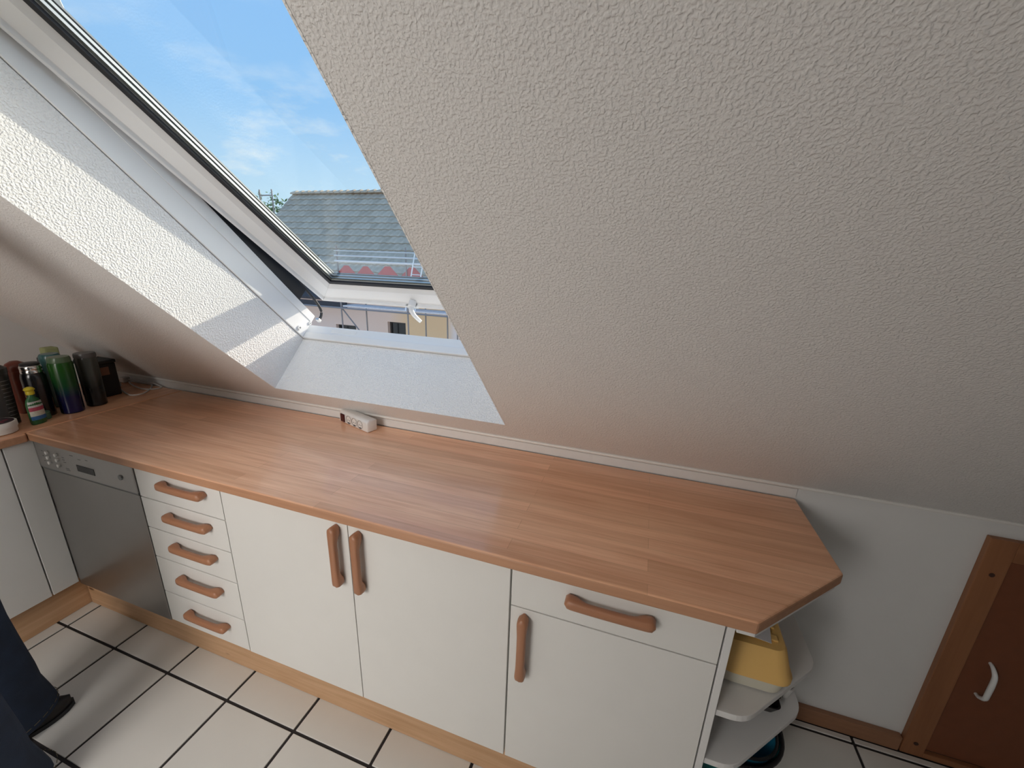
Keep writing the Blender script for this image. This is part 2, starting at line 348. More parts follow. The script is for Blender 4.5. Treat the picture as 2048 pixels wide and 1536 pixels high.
# latch holes and small marks on the bottom frame
for k, (x, s) in enumerate(((.262, .5), (.285, .35), (.292, .65), (.315, .5), (.338, .35), (.345, .65), (.365, .5))):
    d = .332 + (s - .5) * .012; c = RP(x, SB + .0045 - (d - .312) * .17, d); bm = BM(); tube(bm, [c, c + NS * .0012], .0034 if k in (0, 6) else .0022, 10); mk('latch_hole', bm, M_dark, win)
bm = BM(); rbox(bm, .245, .385, SB - .002, SB + .003, .322, .344); tag(mk('latch_plate', bm, M_upvc, win, bev=.002), 'white latch plate with small dark holes')
# black side plate with a rounded lower end on the left, and on the right
for x0, x1 in ((FX0 - .030, FX0 - .002), (FX1 + .002, FX1 + .030)):
    bm = BM(); pts = [(.98, .401), (.98, .468), (.40, .471), (.26, .469)]
    pts += [(.26, .401)]
    hexa(bm, [RP(x0, s, d) for s, d in pts], [RP(x1, s, d) for s, d in pts]); mk('side_seal', bm, M_rubber, win, bev=.002)
    bm = BM(); path = smooth_path([RP((x0 + x1) / 2 + .010, s, d) for s, d in ((.60, .471), (.40, .471), (.30, .470), (.22, .467), (.16, .462), (.125, .452), (.108, .432), (.106, .412))], 5)
    tube(bm, path, .0065, 8); mk('seal_loop', bm, M_rubber, win, smooth=True)
    bm = BM(); q_ = [(1.0, .401), (1.0, .440), (1.19, .440), (1.36, .530), (ST + .06, .56), (ST + .06, .401)]; hexa(bm, [RP(x0, s, d) for s, d in q_], [RP(x1, s, d) for s, d in q_]); mk('outer_cladding', bm, M_grey, win, bev=.003)
    bm = BM(); rbox(bm, x0 + .010, x1 + .002, .094, .116, .398, .412); mk('seal_clip', bm, plain('zinc clip', (.6, .58, .56), .4, .7), win, bev=.003)
# sash
A8 = math.radians(8.13); SO = RP(0, .163, .482); U8 = NS * math.cos(A8) - ND * math.sin(A8); N8 = NS * math.sin(A8) + ND * math.cos(A8)
SX0, SX1, SL = .135, WX1 - .022, 1.40
def SP(x, u, n): return SO + Vector((x, 0, 0)) + U8 * u + N8 * n
def ring_member(bm, k, prof):   # prof: (offset inwards, n); k: 0 left 1 right 2 bottom 3 top, mitred
    def L_(o, n): return ([SP(SX0 + o, o, n), SP(SX0 + o, SL - o, n)], [SP(SX1 - o, o, n), SP(SX1 - o, SL - o, n)], [SP(SX0 + o, o, n), SP(SX1 - o, o, n)], [SP(SX0 + o, SL - o, n), SP(SX1 - o, SL - o, n)])[k]
    hexa(bm, [L_(o, n)[0] for o, n in prof], [L_(o, n)[1] for o, n in prof])
bm = BM(); sprof = [(0, 0), (0, .088), (.092, .088), (.092, .058), (.078, .0545), (.060, .036), (.006, .019), (.006, .006)]
ring_member(bm, 0, sprof); sash = mk('sash', bm, M_upvc, win, bev=.0012, seg=1)
for k in (1, 2, 3):
    bm = BM(); ring_member(bm, k, sprof); mk('sash_rail', bm, M_upvc, sash, bev=.0012, seg=1)
for k in range(4):
    bm = BM(); ring_member(bm, k, [(.079, .050), (.079, .062), (.094, .062), (.094, .053)]); mk('glazing_gasket', bm, M_rubber, sash)
    bm = BM(); ring_member(bm, k, [(.092, .0665), (.092, .074), (.104, .074), (.104, .0665)]); mk('glazing_spacer', bm, M_spacer, sash)
    bm = BM(); ring_member(bm, k, [(.092, .0785), (.092, .086), (.107, .086), (.107, .0785)]); mk('glazing_spacer', bm, M_spacer, sash)
    bm = BM(); ring_member(bm, k, [(-.004, .089), (-.004, .115), (.108, .095), (.108, .090)]); mk('sash_cladding', bm, M_grey, sash)
for n in (.0635,):
    bm = BM(); o = .090; f = lambda q: [SP(SX0 + o, o, q), SP(SX1 - o, o, q), SP(SX1 - o, SL - o, q), SP(SX0 + o, SL - o, q)]
    hexa(bm, f(n), f(n + .0015)); mk('glass_pane', bm, M_glass, sash)
# handle in the middle of the bottom rail
bm = BM(); tube(bm, [SP(.645, .022, .023), SP(.645, .018, -.006)], .017, 16); hd = mk('handle', bm, M_upvc, sash, bev=.003, smooth=True)
bm = BM(); path = smooth_path([SP(.645, .020, .0), SP(.646, .014, -.018), SP(.652, .0, -.030), SP(.662, -.020, -.038), SP(.674, -.044, -.044)], 5)
tube(bm, path, .009, 10, [.012 - .004 * (i / (len(path) - 1)) for i in range(len(path))]); mk('handle_lever', bm, M_upvc, sash, smooth=True)
bm = BM(); box(bm, -.03, .03, -.012, .012, 0, .016)
bmesh.ops.transform(bm, matrix=Matrix.Translation(SP(.632, -.006, .004)) @ Matrix((Vector((1, 0, 0)), U8, N8)).transposed().to_4x4(), verts=bm.verts); mk('latch', bm, M_spacer, sash, bev=.003)

# ------------------------------------------------------------------ worktops
def poly_top(name, pts, label, mat, edge, bev=.006):
    bm = BM(); prism(bm, pts, H - TH, H)
    bevel(bm, bev, 3)
    o = mk(name, bm, [mat, edge]); tag(o, label, 'worktop')
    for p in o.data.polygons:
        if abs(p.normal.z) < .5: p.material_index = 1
    return o
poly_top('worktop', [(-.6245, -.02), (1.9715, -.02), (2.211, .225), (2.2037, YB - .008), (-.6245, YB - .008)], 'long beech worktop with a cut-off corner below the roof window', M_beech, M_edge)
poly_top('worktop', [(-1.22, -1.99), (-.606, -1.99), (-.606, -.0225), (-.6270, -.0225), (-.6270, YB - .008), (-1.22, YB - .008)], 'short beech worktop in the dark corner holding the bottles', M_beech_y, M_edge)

# ------------------------------------------------------------------ handles
def handle_mesh(L=.215, vertical=False):
    bm = BM(); n = 30; rings = []
    for i in range(n + 1):
        t = -1 + 2 * i / n; a = abs(t)
        end = max(0, (a - .90) / .10); k = math.sqrt(max(0, 1 - end * end)) if end > 0 else 1
        k = max(k, .28)
        foot = 1 / (1 + math.exp(-(a - .66) / .055))
        hh = (.0122 + .0026 * foot) * k
        yo = -.034 + .003 * (a ** 6) + (1 - k) * .005
        yi = -.0155 * (1 - foot) - .0005 * foot
        bow = -.0010 * (1 - a * a)
        c = (yo + yi) / 2; d = abs(yo - yi) / 2
        ring = []
        for q in range(12):
            th = 2 * math.pi * q / 12; cs, sn = math.cos(th), math.sin(th)
            e = .55; z = hh * math.copysign(abs(sn) ** e, sn) + bow; y = c + d * math.copysign(abs(cs) ** e, cs)
            x = t * L / 2
            ring.append(bm.verts.new((x, y, z) if not vertical else (-z, y, x)))
        rings.append(ring)
    for a_, b_ in zip(rings, rings[1:]):
        for q in range(12): bm.faces.new((a_[q], a_[(q + 1) % 12], b_[(q + 1) % 12], b_[q]))
    bm.faces.new(rings[0][::-1]); bm.faces.new(rings[-1])
    bmesh.ops.recalc_face_normals(bm, faces=bm.faces)
    me = bpy.data.meshes.new('handle'); bm.to_mesh(me); bm.free()
    for p in me.polygons: p.use_smooth = True
    try: me.set_sharp_from_angle(angle=.9)
    except Exception: pass
    me.materials.append(M_handle_v if vertical else M_handle); return me
HM, HMV = handle_mesh(), handle_mesh(.212, True)
def add_handle(parent, x, z, mesh=None):
    o = bpy.data.objects.new('handle', mesh or HM); COL.objects.link(o); o.parent = parent; o.location = Vector((x, 0, z)) - WL[parent.name]; o['label'] = 'beech wood bow handle'
    return o
def front(name, parent, x0, x1, z0, z1, y0=0.0, y1=.018, mat=None):
    bm = BM(); box(bm, x0, x1, y0, y1, z0, z1); return mk(name, bm, mat or M_white, parent, bev=.0012, seg=2)
ZB, ZF = .159, .8635
g = .0018
# dishwasher
t = thing('dishwasher', (-.32, .3, ZB), 'stainless steel dishwasher between corner cabinet and drawers', 'dishwasher')
bm = BM(); box(bm, -.597, -.043, .022, .57, ZB, ZF); mk('body', bm, M_steel, t)
dwd = front('door', t, -.6215, -.042, ZB - .004, .738, -.002, .020, M_steel)
cp = front('control_panel', t, -.6215, -.042, .748, ZF + .002, -.006, .020, M_steelp)
bm = BM(); box(bm, -.621, -.043, -.003, .02, .7405, .7460); mk('panel_lip', bm, M_grey, t)
for x, z in ((-.544, .823), (-.544, .801), (-.544, .779), (-.486, .823), (-.486, .801), (-.486, .777)):
    bm = BM(); tube(bm, [(x, -.005, z), (x, -.0135, z)], .0072, 16); mk('button', bm, plain('white button', (.8, .79, .77), .35), cp, bev=.0015, smooth=True)
bm = BM(); box(bm, -.372, -.268, -.0075, -.004, .775, .803); mk('display', bm, plain('dark display', (.008, .008, .008), .2), cp, bev=.001)
bm = BM(); tube(bm, [(-.115, -.005, .801), (-.115, -.010, .801)], .0105, 18); mk('start_button', bm, M_grey, cp, bev=.001)
for x, z, l in ((-.449, .818, .012), (-.449, .808, .014), (-.445, .798, .016), (-.438, .772, .022), (-.436, .765, .026), (-.39, .838, .020), (-.345, .829, .016), (-.30, .834, .014), (-.58, .824, .010), (-.58, .802, .010), (-.58, .780, .010)):
    bm = BM(); box(bm, x - l / 2, x + l / 2, -.0064, -.0059, z - .001, z + .001); mk('print_mark', bm, plain('grey print', (.12, .12, .12), .6), cp)
# drawer unit
t = thing('drawer_cabinet', (.17, .3, ZB), 'white base cabinet with five stacked drawers beside the dishwasher', 'cabinet')
bm = BM(); box(bm, -.038, .381, .022, .57, ZB, ZF); mk('body', bm, M_whiteedge, t)
zz = [ZF, .7365, .6055, .473, .306, ZB]
for k in range(5):
    d = front('drawer_front', t, -.040 + g, .3832 - g, zz[k + 1] + g, zz[k] - g)
    add_handle(d, .212 - .004 * k, (.823, .693, .563, .417, .250)[k])
# double door unit
t = thing('door_cabinet', (.895, .3, ZB), 'white base cabinet with two doors meeting at paired upright handles', 'cabinet')
bm = BM(); box(bm, .385, 1.4075, .022, .57, ZB, ZF); mk('body', bm, M_whiteedge, t)
d = front('door', t, .3832 + g, .8952 - g * .8, ZB, ZF); add_handle(d, .884 - .028, .741, HMV)
d = front('door', t, .8952 + g * .8, 1.4095 - g, ZB, ZF); add_handle(d, .945 - .010, .738, HMV)
# right unit
t = thing('end_cabinet', (1.67, .3, ZB), 'white base cabinet with one drawer over one door at the open shelf end', 'cabinet')
bm = BM(); box(bm, 1.413, 1.918, .022, .57, ZB, ZF); mk('body', bm, M_whiteedge, t)
d = front('drawer_front', t, 1.4095 + g * 1.6, 1.9195 - g, .737 + g, ZF); add_handle(d, 1.665, .8165)
d = front('door', t, 1.4095 + g * 1.6, 1.9195 - g, ZB, .737 - g); add_handle(d, 1.452, .6165, HMV)
bm = BM(); box(bm, 1.9215, 1.9377, .0, .57, .0, ZF + .002); mk('side_panel', bm, M_whiteedge, t, bev=.0012)
# open corner shelf at the end
t = thing('corner_shelf', (2.06, .3, 0), 'white open corner shelf at the right end of the worktop', 'shelf')
def shelf_poly(inset=0, r=.034):
    P = [Vector((1.939, .006)), Vector((2.006, .006)), Vector((2.216 - inset, .226)), Vector((2.204 - inset, YB - .03)), Vector((1.939, YB - .03))]
    out = []
    for i, p in enumerate(P):
        if i in (1, 2):
            a = (P[i - 1] - p); b = (P[(i + 1) % 5] - p); rr = min(r, a.length * .7)
            s = p + a.normalized() * rr; e = p + b.normalized() * rr
            for k in range(6):
                u = k / 5; out.append((1 - u) ** 2 * s + 2 * u * (1 - u) * p + u * u * e)
        else: out.append(p)
    return [(v.x, v.y) for v in out]
for z, th in ((.846, .019), (.580, .018), (.412, .018)):
    bm = BM(); prism(bm, shelf_poly(0) if z < .8 else [(1.939, -.004), (1.975, -.004), (2.203, .229), (2.196, YB - .03), (1.939, YB - .03)], z, z + th); mk('shelf_board', bm, M_whiteedge, t, bev=.0015)
bm = BM(); box(bm, 1.939, 2.16, YB - .029, YB - .023, .07, .846); mk('back_panel', bm, M_whiteedge, t)
# corner cabinet on the left
t = thing('corner_cabinet', (-.92, -.9, .17), 'plain white corner base cabinet under the bottle worktop', 'cabinet')
bm = BM(); box(bm, -1.21, -.646, -1.98, .55, .17, ZF); mk('body', bm, M_whiteedge, t)
for y0, y1 in ((-.0895, -.004), (-.69, -.0945), (-1.29, -.695), (-1.98, -1.295)):
    bm = BM(); box(bm, -.643, -.625, y0, y1, .166, ZF); mk('filler_panel' if y1 > -.05 else 'door', bm, M_white, t, bev=.0012)
# plinths
bm = BM(); box(bm, -.668, 1.9205, .0324, .050, .001, ZB - .003)
tag(mk('plinth_board', bm, M_pine, bev=.0015), 'knotty pine plinth board under the long row of cabinets', 'plinth')
bm = BM(); box(bm, -.690, -.672, -1.98, .0500, .001, .164)
tag(mk('plinth_board', bm, M_pine_y, bev=.0015), 'pine plinth board under the left corner cabinet', 'plinth')

# ------------------------------------------------------------------ hatch door in the knee wall
t = thing('door_1', (3.05, YB, 0), 'small brown wooden hatch in the knee wall with a white handle', None, kind='structure')
def rect(nm, x0, x1, z0, z1, y0, y1, mt, bev=.002):
    bm = BM(); box(bm, x0, x1, y0, y1, z0, z1); return mk(nm, bm, mt, t, bev=bev)
rect('door_frame', 2.703, 2.768, .0, .890, YB - .020, YB, M_redwood)
rect('door_frame', 3.332, 3.397, .0, .890, YB - .020, YB, M_redwood)
rect('door_frame', 2.768, 3.332, .822, .890, YB - .020, YB, M_redwood_x)
rect('door_frame', 2.768, 3.332, .0, .022, YB - .020, YB, M_redwood_x)
pnl = rect('door_panel', 2.774, 3.326, .028, .816, YB - .008, YB - .001, M_hatch, .0015)
rect('door_gap', 2.768, 3.332, .022, .822, YB - .0035, YB - .0005, M_dark, 0)
for x, z in ((2.737, .77), (2.737, .055), (3.36, .77), (3.36, .055)):
    bm = BM(); tube(bm, [(x, YB - .0195, z), (x, YB - .0215, z)], .007, 12); mk('screw', bm, plain('dark screw', (.05, .02, .015), .5), t)
bm = BM(); hx = 2.832; path = smooth_path([(hx, YB - .007, .450), (hx, YB - .022, .446), (hx, YB - .038, .430), (hx, YB - .042, .405), (hx, YB - .042, .360), (hx, YB - .040, .338), (hx, YB - .022, .322), (hx, YB - .007, .320)], 5)
nn = len(path); tube(bm, path, .006, 10, [.0045 + .0030 * math.sin(math.pi * i / (nn - 1)) for i in range(nn)], up=(1, 0, 0)); tag(mk('handle', bm, M_upvc, pnl, smooth=True), 'white plastic bow handle')

# ------------------------------------------------------------------ power strip on the worktop
ps = thing('power_strip', (.512, .548, H + .0005), 'white three-socket power strip with dark red switch below the window', 'power strip', rotz=math.radians(-18.5))
M_ps = plain('white strip plastic', (.80, .775, .745), .35, var=.02)
PSM = Matrix.Rotation(math.radians(-14), 4, 'X')
def psm(name, bm, mt, parent, **k):
    return mk(name, bm, mt, parent, local=True, **k)
# body: cross-section leaning back a little, sockets on the face turned to the room
bm = BM(); sec = [(-.026, .0), (.024, .0), (.024, .050), (-.014, .054), (-.026, .046)]
hexa(bm, [Vector((-.105, y, z)) for y, z in sec], [Vector((.105, y, z)) for y, z in sec]); psb = psm('housing', bm, M_ps, ps, bev=.006, seg=3, smooth=True)
for x in (-.030, .012, .054):
    bm = BM(); 
    prof = [(.0195, -.0268), (.0195, -.0272), (.0175, -.0272), (.0165, -.0255)]
    n = 24; rings = [[bm.verts.new((x + r * math.cos(2 * math.pi * i / n), y, .0245 + r * math.sin(2 * math.pi * i / n))) for i in range(n)] for r, y in prof]
    for a, b in zip(rings, rings[1:]):
        for i in range(n): bm.faces.new((a[i], a[(i + 1) % n], b[(i + 1) % n], b[i]))
    bm.faces.new(rings[-1]); so = psm('socket', bm, plain('socket shade', (.33, .30, .28), .5), psb)
    for dx in (-.0065, .0065):
        bm = BM(); tube(bm, [(x + dx, -.0262, .0225), (x + dx, -.0254, .0225)], .0024, 10); psm('contact_hole', bm, M_dark, so)
    bm = BM(); box(bm, x - .0075, x + .0075, -.0266, -.0255, .0085, .0125); psm('earth_clip', bm, M_dark, so)
bm = BM(); box(bm, -.090, -.060, -.0300, -.020, .006, .042); psm('switch', bm, plain('dark red switch', (.055, .004, .008), .25), psb, bev=.002)
bm = BM(); tube(bm, [(-.104, .006, .022), (-.122, .010, .018), (-.135, .018, .0085)], .005, 10); psm('cord_sleeve', bm, M_black, ps)

# ------------------------------------------------------------------ things in the dark corner
Z = H + .0005
def bottle(name, x, y, label, cat, prof, mat, extra=(), n=28):
    t = thing(name, (x, y, Z), label, cat)
    bm = BM(); lathe(bm, prof, n=n); mk('body', bm, mat, t, smooth=True, local=True)
    for nm, pr, mt in extra:
        bm = BM(); lathe(bm, pr, n=n); mk(nm, bm, mt, t, smooth=True, local=True)
    return t
M_clear = plain('clear teal plastic', (.05, .14, .14), .25, var=.05)
M_orange = plain('red orange plastic', (.15, .028, .015), .3, var=.05)
M_chrome = plain('polished steel', (.75, .74, .73), .14, 1.0, var=.02)
def grad_mat(name, cols):
    m, nt, N, L, B = nodes(name); B.inputs['Roughness'].default_value = .22
    tc = N.new('ShaderNodeTexCoord'); sp = N.new('ShaderNodeSeparateXYZ'); L.new(tc.outputs['Object'], sp.inputs[0])
    mr = N.new('ShaderNodeMapRange'); L.new(sp.outputs['Z'], mr.inputs[0]); mr.inputs[1].default_value = 0; mr.inputs[2].default_value = .25
    rp = N.new('ShaderNodeValToRGB'); L.new(mr.outputs[0], rp.inputs[0]); e = rp.color_ramp.elements
    e[0].position, e[0].color = cols[0][0], (*cols[0][1], 1); e[1].position, e[1].color = cols[-1][0], (*cols[-1][1], 1)
    for p, c in cols[1:-1]:
        x = e.new(p); x.color = (*c, 1)
    L.new(rp.outputs[0], B.inputs['Base Color']); return m
M_gb = grad_mat('green to blue bottle', [(0, (.004, .005, .06)), (.30, (.004, .008, .055)), (.52, (.009, .065, .02)), (.8, (.014, .09, .008))])
M_gk = grad_mat('grey to black bottle', [(0, (.008, .008, .009)), (.35, (.012, .013, .012)), (.6, (.05, .055, .047)), (.9, (.065, .068, .06))])
t = bottle('shaker_bottle', -.80, .004, 'dark grey shaker bottle with level marks at the picture edge', 'bottle',
           [(.036, 0), (.040, .004), (.045, .20), (.046, .215)], plain('smoky plastic', (.035, .033, .032), .3),
           (('lid', [(.047, .2155), (.047, .235), (.030, .248), (.028, .256)], plain('charcoal lid', (.03, .03, .03), .4)),))
for k in range(11):
    a0, a1 = (.05, .75) if k % 2 else (.0, 1.0)
    bm = BM(); zz_ = .025 + k * .016; r = .0405 + .005 * zz_ / .2 + .0003
    vs = [[bm.verts.new((r * math.cos(a0 + (a1 - a0) * i / 6), r * math.sin(a0 + (a1 - a0) * i / 6), zz_ + dz)) for i in range(7)] for dz in (0, .0022)]
    for i in range(6): bm.faces.new((vs[0][i], vs[0][i + 1], vs[1][i + 1], vs[1][i]))
    mk('level_mark', bm, plain('grey mark', (.22, .21, .20), .5), t, local=True)
bottle('drinking_bottle', -.905, .118, 'red orange drinking bottle behind the black thermos flask', 'bottle', [(.030, 0), (.034, .004), (.037, .17), (.033, .19)], M_orange,
       (('cap', [(.034, .1905), (.034, .21), (.028, .222), (.012, .232)], M_orange),))
t = bottle('thermos_flask', -.793, .118, 'black thermos flask with a shiny steel collar', 'flask', [(.036, 0), (.0385, .003), (.0385, .175), (.036, .190), (.0335, .195)], plain('black enamel', (.006, .006, .008), .22, coat=.5),
           (('collar', [(.0335, .1955), (.0335, .206), (.0325, .208), (.0335, .210), (.0335, .222), (.031, .226)], M_chrome), ('stopper', [(.030, .2262), (.030, .234), (.026, .237)], M_black)))
bottle('drinking_bottle', -.88, .222, 'translucent teal bottle standing behind the green and blue one', 'bottle', [(.032, 0), (.036, .004), (.038, .20), (.034, .215)], M_clear,
       (('lid', [(.036, .2155), (.036, .235), (.030, .246)], M_clear), ))
bottle('drinking_bottle', -.742, .190, 'drinking bottle fading from bright green down to dark blue', 'bottle', [(.035, 0), (.0385, .004), (.0405, .222), (.038, .230)], M_gb,
       (('lid', [(.0375, .2305), (.0375, .246), (.034, .254)], plain('pale green lid', (.10, .16, .09), .25)),))
bottle('drinking_bottle', -.760, .288, 'drinking bottle fading from grey to black near the box', 'bottle', [(.033, 0), (.0365, .004), (.039, .222), (.0365, .230)], M_gk,
       (('lid', [(.0385, .2305), (.0385, .243), (.036, .250)], plain('grey lid', (.10, .095, .095), .35)),))
# washing-up bottle
t = thing('dish_soap_bottle', (-.700, .058, Z), 'small dish soap bottle with yellow cap and colourful label', 'bottle', rotz=.25)
bm = BM()
def ell(bm, prof, n=24):
    R_ = [[bm.verts.new((rx * math.cos(2 * math.pi * i / n), ry * math.sin(2 * math.pi * i / n), z)) for i in range(n)] for rx, ry, z in prof]
    for a, b in zip(R_, R_[1:]):
        for i in range(n): bm.faces.new((a[i], a[(i + 1) % n], b[(i + 1) % n], b[i]))
    bm.faces.new(R_[0][::-1]); bm.faces.new(R_[-1])
ell(bm, [(.014, .024, 0), (.016, .027, .004), (.016, .027, .085), (.014, .021, .105), (.009, .011, .118), (.008, .009, .126)]); sb = mk('body', bm, plain('green soap', (.03, .14, .05), .25), t, smooth=True, local=True)
bm = BM(); lathe(bm, [(.0125, .1262), (.0135, .135), (.012, .140), (.017, .148), (.012, .155), (.006, .158)], n=16); mk('cap', bm, plain('yellow cap', (.62, .50, .03), .35), t, smooth=True, local=True)
for z0, z1, c, nm in ((.020, .036, (.04, .16, .40), 'blue label band'), (.036, .058, (.66, .68, .60), 'pale label band'), (.058, .074, (.50, .08, .14), 'red label band'), (.074, .098, (.62, .64, .62), 'white label band')):
    bm = BM(); n = 12; rr = lambda z: 1.02 if z < .085 else 1.02 - (z - .085) * 8
    vs = [[bm.verts.new((.0162 * rr(z) * math.cos(a) , .0274 * rr(z) * math.sin(a), z)) for a in [-1.2 + 2.4 * i / n for i in range(n + 1)]] for z in (z0, z1)]
    for i in range(n): bm.faces.new((vs[0][i], vs[0][i + 1], vs[1][i + 1], vs[1][i]))
    mk('label', bm, plain(nm, c, .5, var=.3, vscale=180), sb, local=True)
# white tub with a printed lid
t = bottle('plastic_tub', -.700, -.056, 'flat white plastic tub with dark red printed lid', 'tub', [(.045, 0), (.049, .003), (.050, .024)], plain('white tub plastic', (.74, .72, .68), .35, var=.02),
           (('lid', [(.0525, .0245), (.0525, .044), (.051, .046), (.048, .0465)], plain('white lid plastic', (.76, .74, .70), .35, var=.02)),))
bm = BM(); lathe(bm, [(.046, .0466), (.0455, .0472)], n=28); lp = mk('lid_print', bm, plain('dark lid print', (.035, .02, .025), .4), t, local=True)
for a, r, l in ((.3, .018, .022), (1.4, .022, .014), (-.6, .026, .012)):
    bm = BM(); box(bm, -l / 2, l / 2, -.003, .003, .0473, .0476); bmesh.ops.rotate(bm, verts=bm.verts, cent=(0, 0, 0), matrix=Matrix.Rotation(a, 3, 'Z')); bmesh.ops.translate(bm, verts=bm.verts, vec=(r * math.cos(a), r * math.sin(a), 0))
    mk('print_mark', bm, plain('red print', (.42, .05, .09), .5), lp, local=True)
# small glass next to the soap
t = bottle('glass_jar', -.735, .098, 'tiny green glass jar beside the dish soap bottle', 'jar', [(.013, 0), (.015, .002), (.015, .022), (.013, .026)], plain('green glass', (.05, .14, .08), .15), (('lid', [(.014, .0262), (.014, .033)], plain('jar lid', (.10, .22, .14), .4)),), n=16)
# dark box behind the bottles with a lime packet on top
t = thing('storage_box', (-.90, .385, Z), 'black storage box in the corner beside the bottles', 'box')
bm = BM(); v = box(bm, -.96, -.835, .335, .432, Z, Z + .165); mk('body', bm, plain('black card', (.008, .008, .009), .6), t, bev=.004)
bm = BM(); box(bm, -.963, -.832, .332, .435, Z + .1655, Z + .182); mk('lid', bm, plain('black lid', (.012, .012, .013), .5), t, bev=.003)
bm = BM(); box(bm, -.834, -.8335, .345, .40, Z + .110, Z + .150); mk('label', bm, plain('brown paper label', (.22, .10, .06), .6), t)
bm = BM(); box(bm, -1.06, -.985, .25, .318, Z, Z + .205)
o = tag(mk('storage_tin', bm, plain('black tin', (.010, .010, .012), .4), bev=.006), 'tall black tin hidden behind the bottles', 'tin')
bm = BM(); box(bm, -1.045, -.995, .262, .312, Z + .2055, Z + .250); 
tag(mk('sponge', bm, plain('lime sponge', (.36, .38, .18), .8, var=.12, vscale=90, bump=.6, bscale=300), bev=.006), 'pale lime sponge lying on the tall black tin', 'sponge')
# charger with cable
t = thing('charger_cable', (-.90, .52, Z), 'white charger cable coiled on the corner worktop', 'cable')
M_cab = plain('white cable', (.62, .60, .59), .45, var=.02)
zc = Z + .004
bm = BM(); tube(bm, smooth_path([(-.985, .495, Z + .012), (-.93, .475, zc), (-.851, .445, zc), (-.758, .424, zc), (-.735, .462, zc), (-.788, .530, zc), (-.850, .574, zc + .002), (-.93, .573, zc + .006), (-1.000, .560, zc + .004), (-.925, .531, zc + .001), (-.823, .512, zc), (-.768, .530, zc), (-.757, .560, zc), (-.775, .574, zc), (-.85, .578, zc + .010), (-1.02, .570, zc + .012)], 6), .0034, 8); mk('cable', bm, M_cab, t, smooth=True)
bm = BM(); box(bm, -1.025, -.975, .475, .510, Z, Z + .026); mk('adapter', bm, M_cab, t, bev=.005)
bm = BM(); box(bm, -1.06, -1.02, .545, .578, Z, Z + .030); mk('plug', bm, M_cab, t, bev=.006)
bm = BM(); tube(bm, smooth_path([(-1.01, .500, Z + .022), (-.99, .468, Z + .060), (-.985, .458, Z + .110), (-.985, .440, Z + .15), (-.99, .405, Z + .162), (-1.0, .36, Z + .12)], 5), .0026, 8); mk('cable_end', bm, M_cab, t, smooth=True)

# ------------------------------------------------------------------ things on the end shelf
def rrect(x0, x1, y0, y1, r, n=5):
    out = []
    for cx, cy, a in ((x1 - r, y0 + r, -math.pi / 2), (x1 - r, y1 - r, 0), (x0 + r, y1 - r, math.pi / 2), (x0 + r, y0 + r, math.pi)):
        for k in range(n + 1): out.append((cx + r * math.cos(a + math.pi / 2 * k / n), cy + r * math.sin(a + math.pi / 2 * k / n)))
    return out
def loft(bm, secs):
    R_ = [[bm.verts.new((x, y, z)) for x, y in p] for p, z in secs]; n = len(R_[0])
    for a, b in zip(R_, R_[1:]):
        for i in range(n): bm.faces.new((a[i], a[(i + 1) % n], b[(i + 1) % n], b[i]))
    bm.faces.new(R_[0][::-1]); bm.faces.new(R_[-1])
ZS = .5985
t = thing('bread_box', (2.03, .28, ZS), 'yellow lidded bread box on the upper corner shelf', 'bread box')
M_yel = plain('warm yellow plastic', (.86, .54, .18), .42, var=.05, vscale=6)
YO = .022
def rr2(a, b, c, d, r): return rrect(a, b, c + YO, d + YO, r)
bm = BM(); loft(bm, [(rr2(1.950, 2.084, .082, .46, .028), ZS), (rr2(1.943, 2.104, .070, .47, .034), ZS + .006), (rr2(1.942, 2.112, .064, .48, .036), ZS + .046)]); mk('base', bm, plain('cream plastic', (.72, .68, .56), .45, var=.02), t, smooth=True)
bm = BM(); loft(bm, [(rr2(1.942, 2.118, .058, .485, .038), ZS + .0465), (rr2(1.942, 2.118, .058, .485, .038), ZS + .056), (rr2(1.943, 2.110, .066, .475, .036), ZS + .075), (rr2(1.945, 2.098, .078, .465, .030), ZS + .118), (rr2(1.947, 2.092, .084, .460, .026), ZS + .126), (rr2(1.960, 2.075, .100, .44, .018), ZS + .1265)]); lid = mk('lid', bm, M_yel, t, smooth=True)
for k in range(9):
    y = .110 + k * .040 + YO
    bm = BM(); box(bm, 1.962, 2.078, y, y + .018, ZS + .126, ZS + .1315); mk('lid_rib', bm, M_yel, lid, bev=.002)
bm = BM(); box(bm, -.055, .055, -.040, .040, 0, .0008)
pp = tag(mk('paper_sheet', bm, plain('white paper', (.72, .70, .72), .7, var=.02)), 'white printed paper lying on the yellow bread box', 'paper'); pp.location = (2.010, .165, ZS + .1322); pp.rotation_euler = (0, 0, -.15)
WL[pp.name] = Vector((0, 0, 0))
for x, y, l, hh in ((.020, -.008, .026, .004), (.0, -.022, .014, .0016), (.022, -.022, .010, .0016), (-.03, -.022, .02, .0016), (-.025, .0, .03, .0016), (-.02, .012, .04, .0016)):
    bm = BM(); box(bm, x - l / 2, x + l / 2, y - hh, y + hh, .0009, .0011); mk('print_line', bm, plain('ink', (.03, .03, .05), .6), pp, local=True)
o = bottle('plastic_beaker', 2.125, .53, 'orange plastic beaker behind the yellow bread box', 'beaker', [(.020, 0), (.024, .003), (.030, .17), (.028, .171), (.022, .02), (.004, .018)], plain('orange plastic', (.55, .24, .02), .4)); o.location.z = ZS + .0005; o.location.x = 2.150; o.location.y = .525
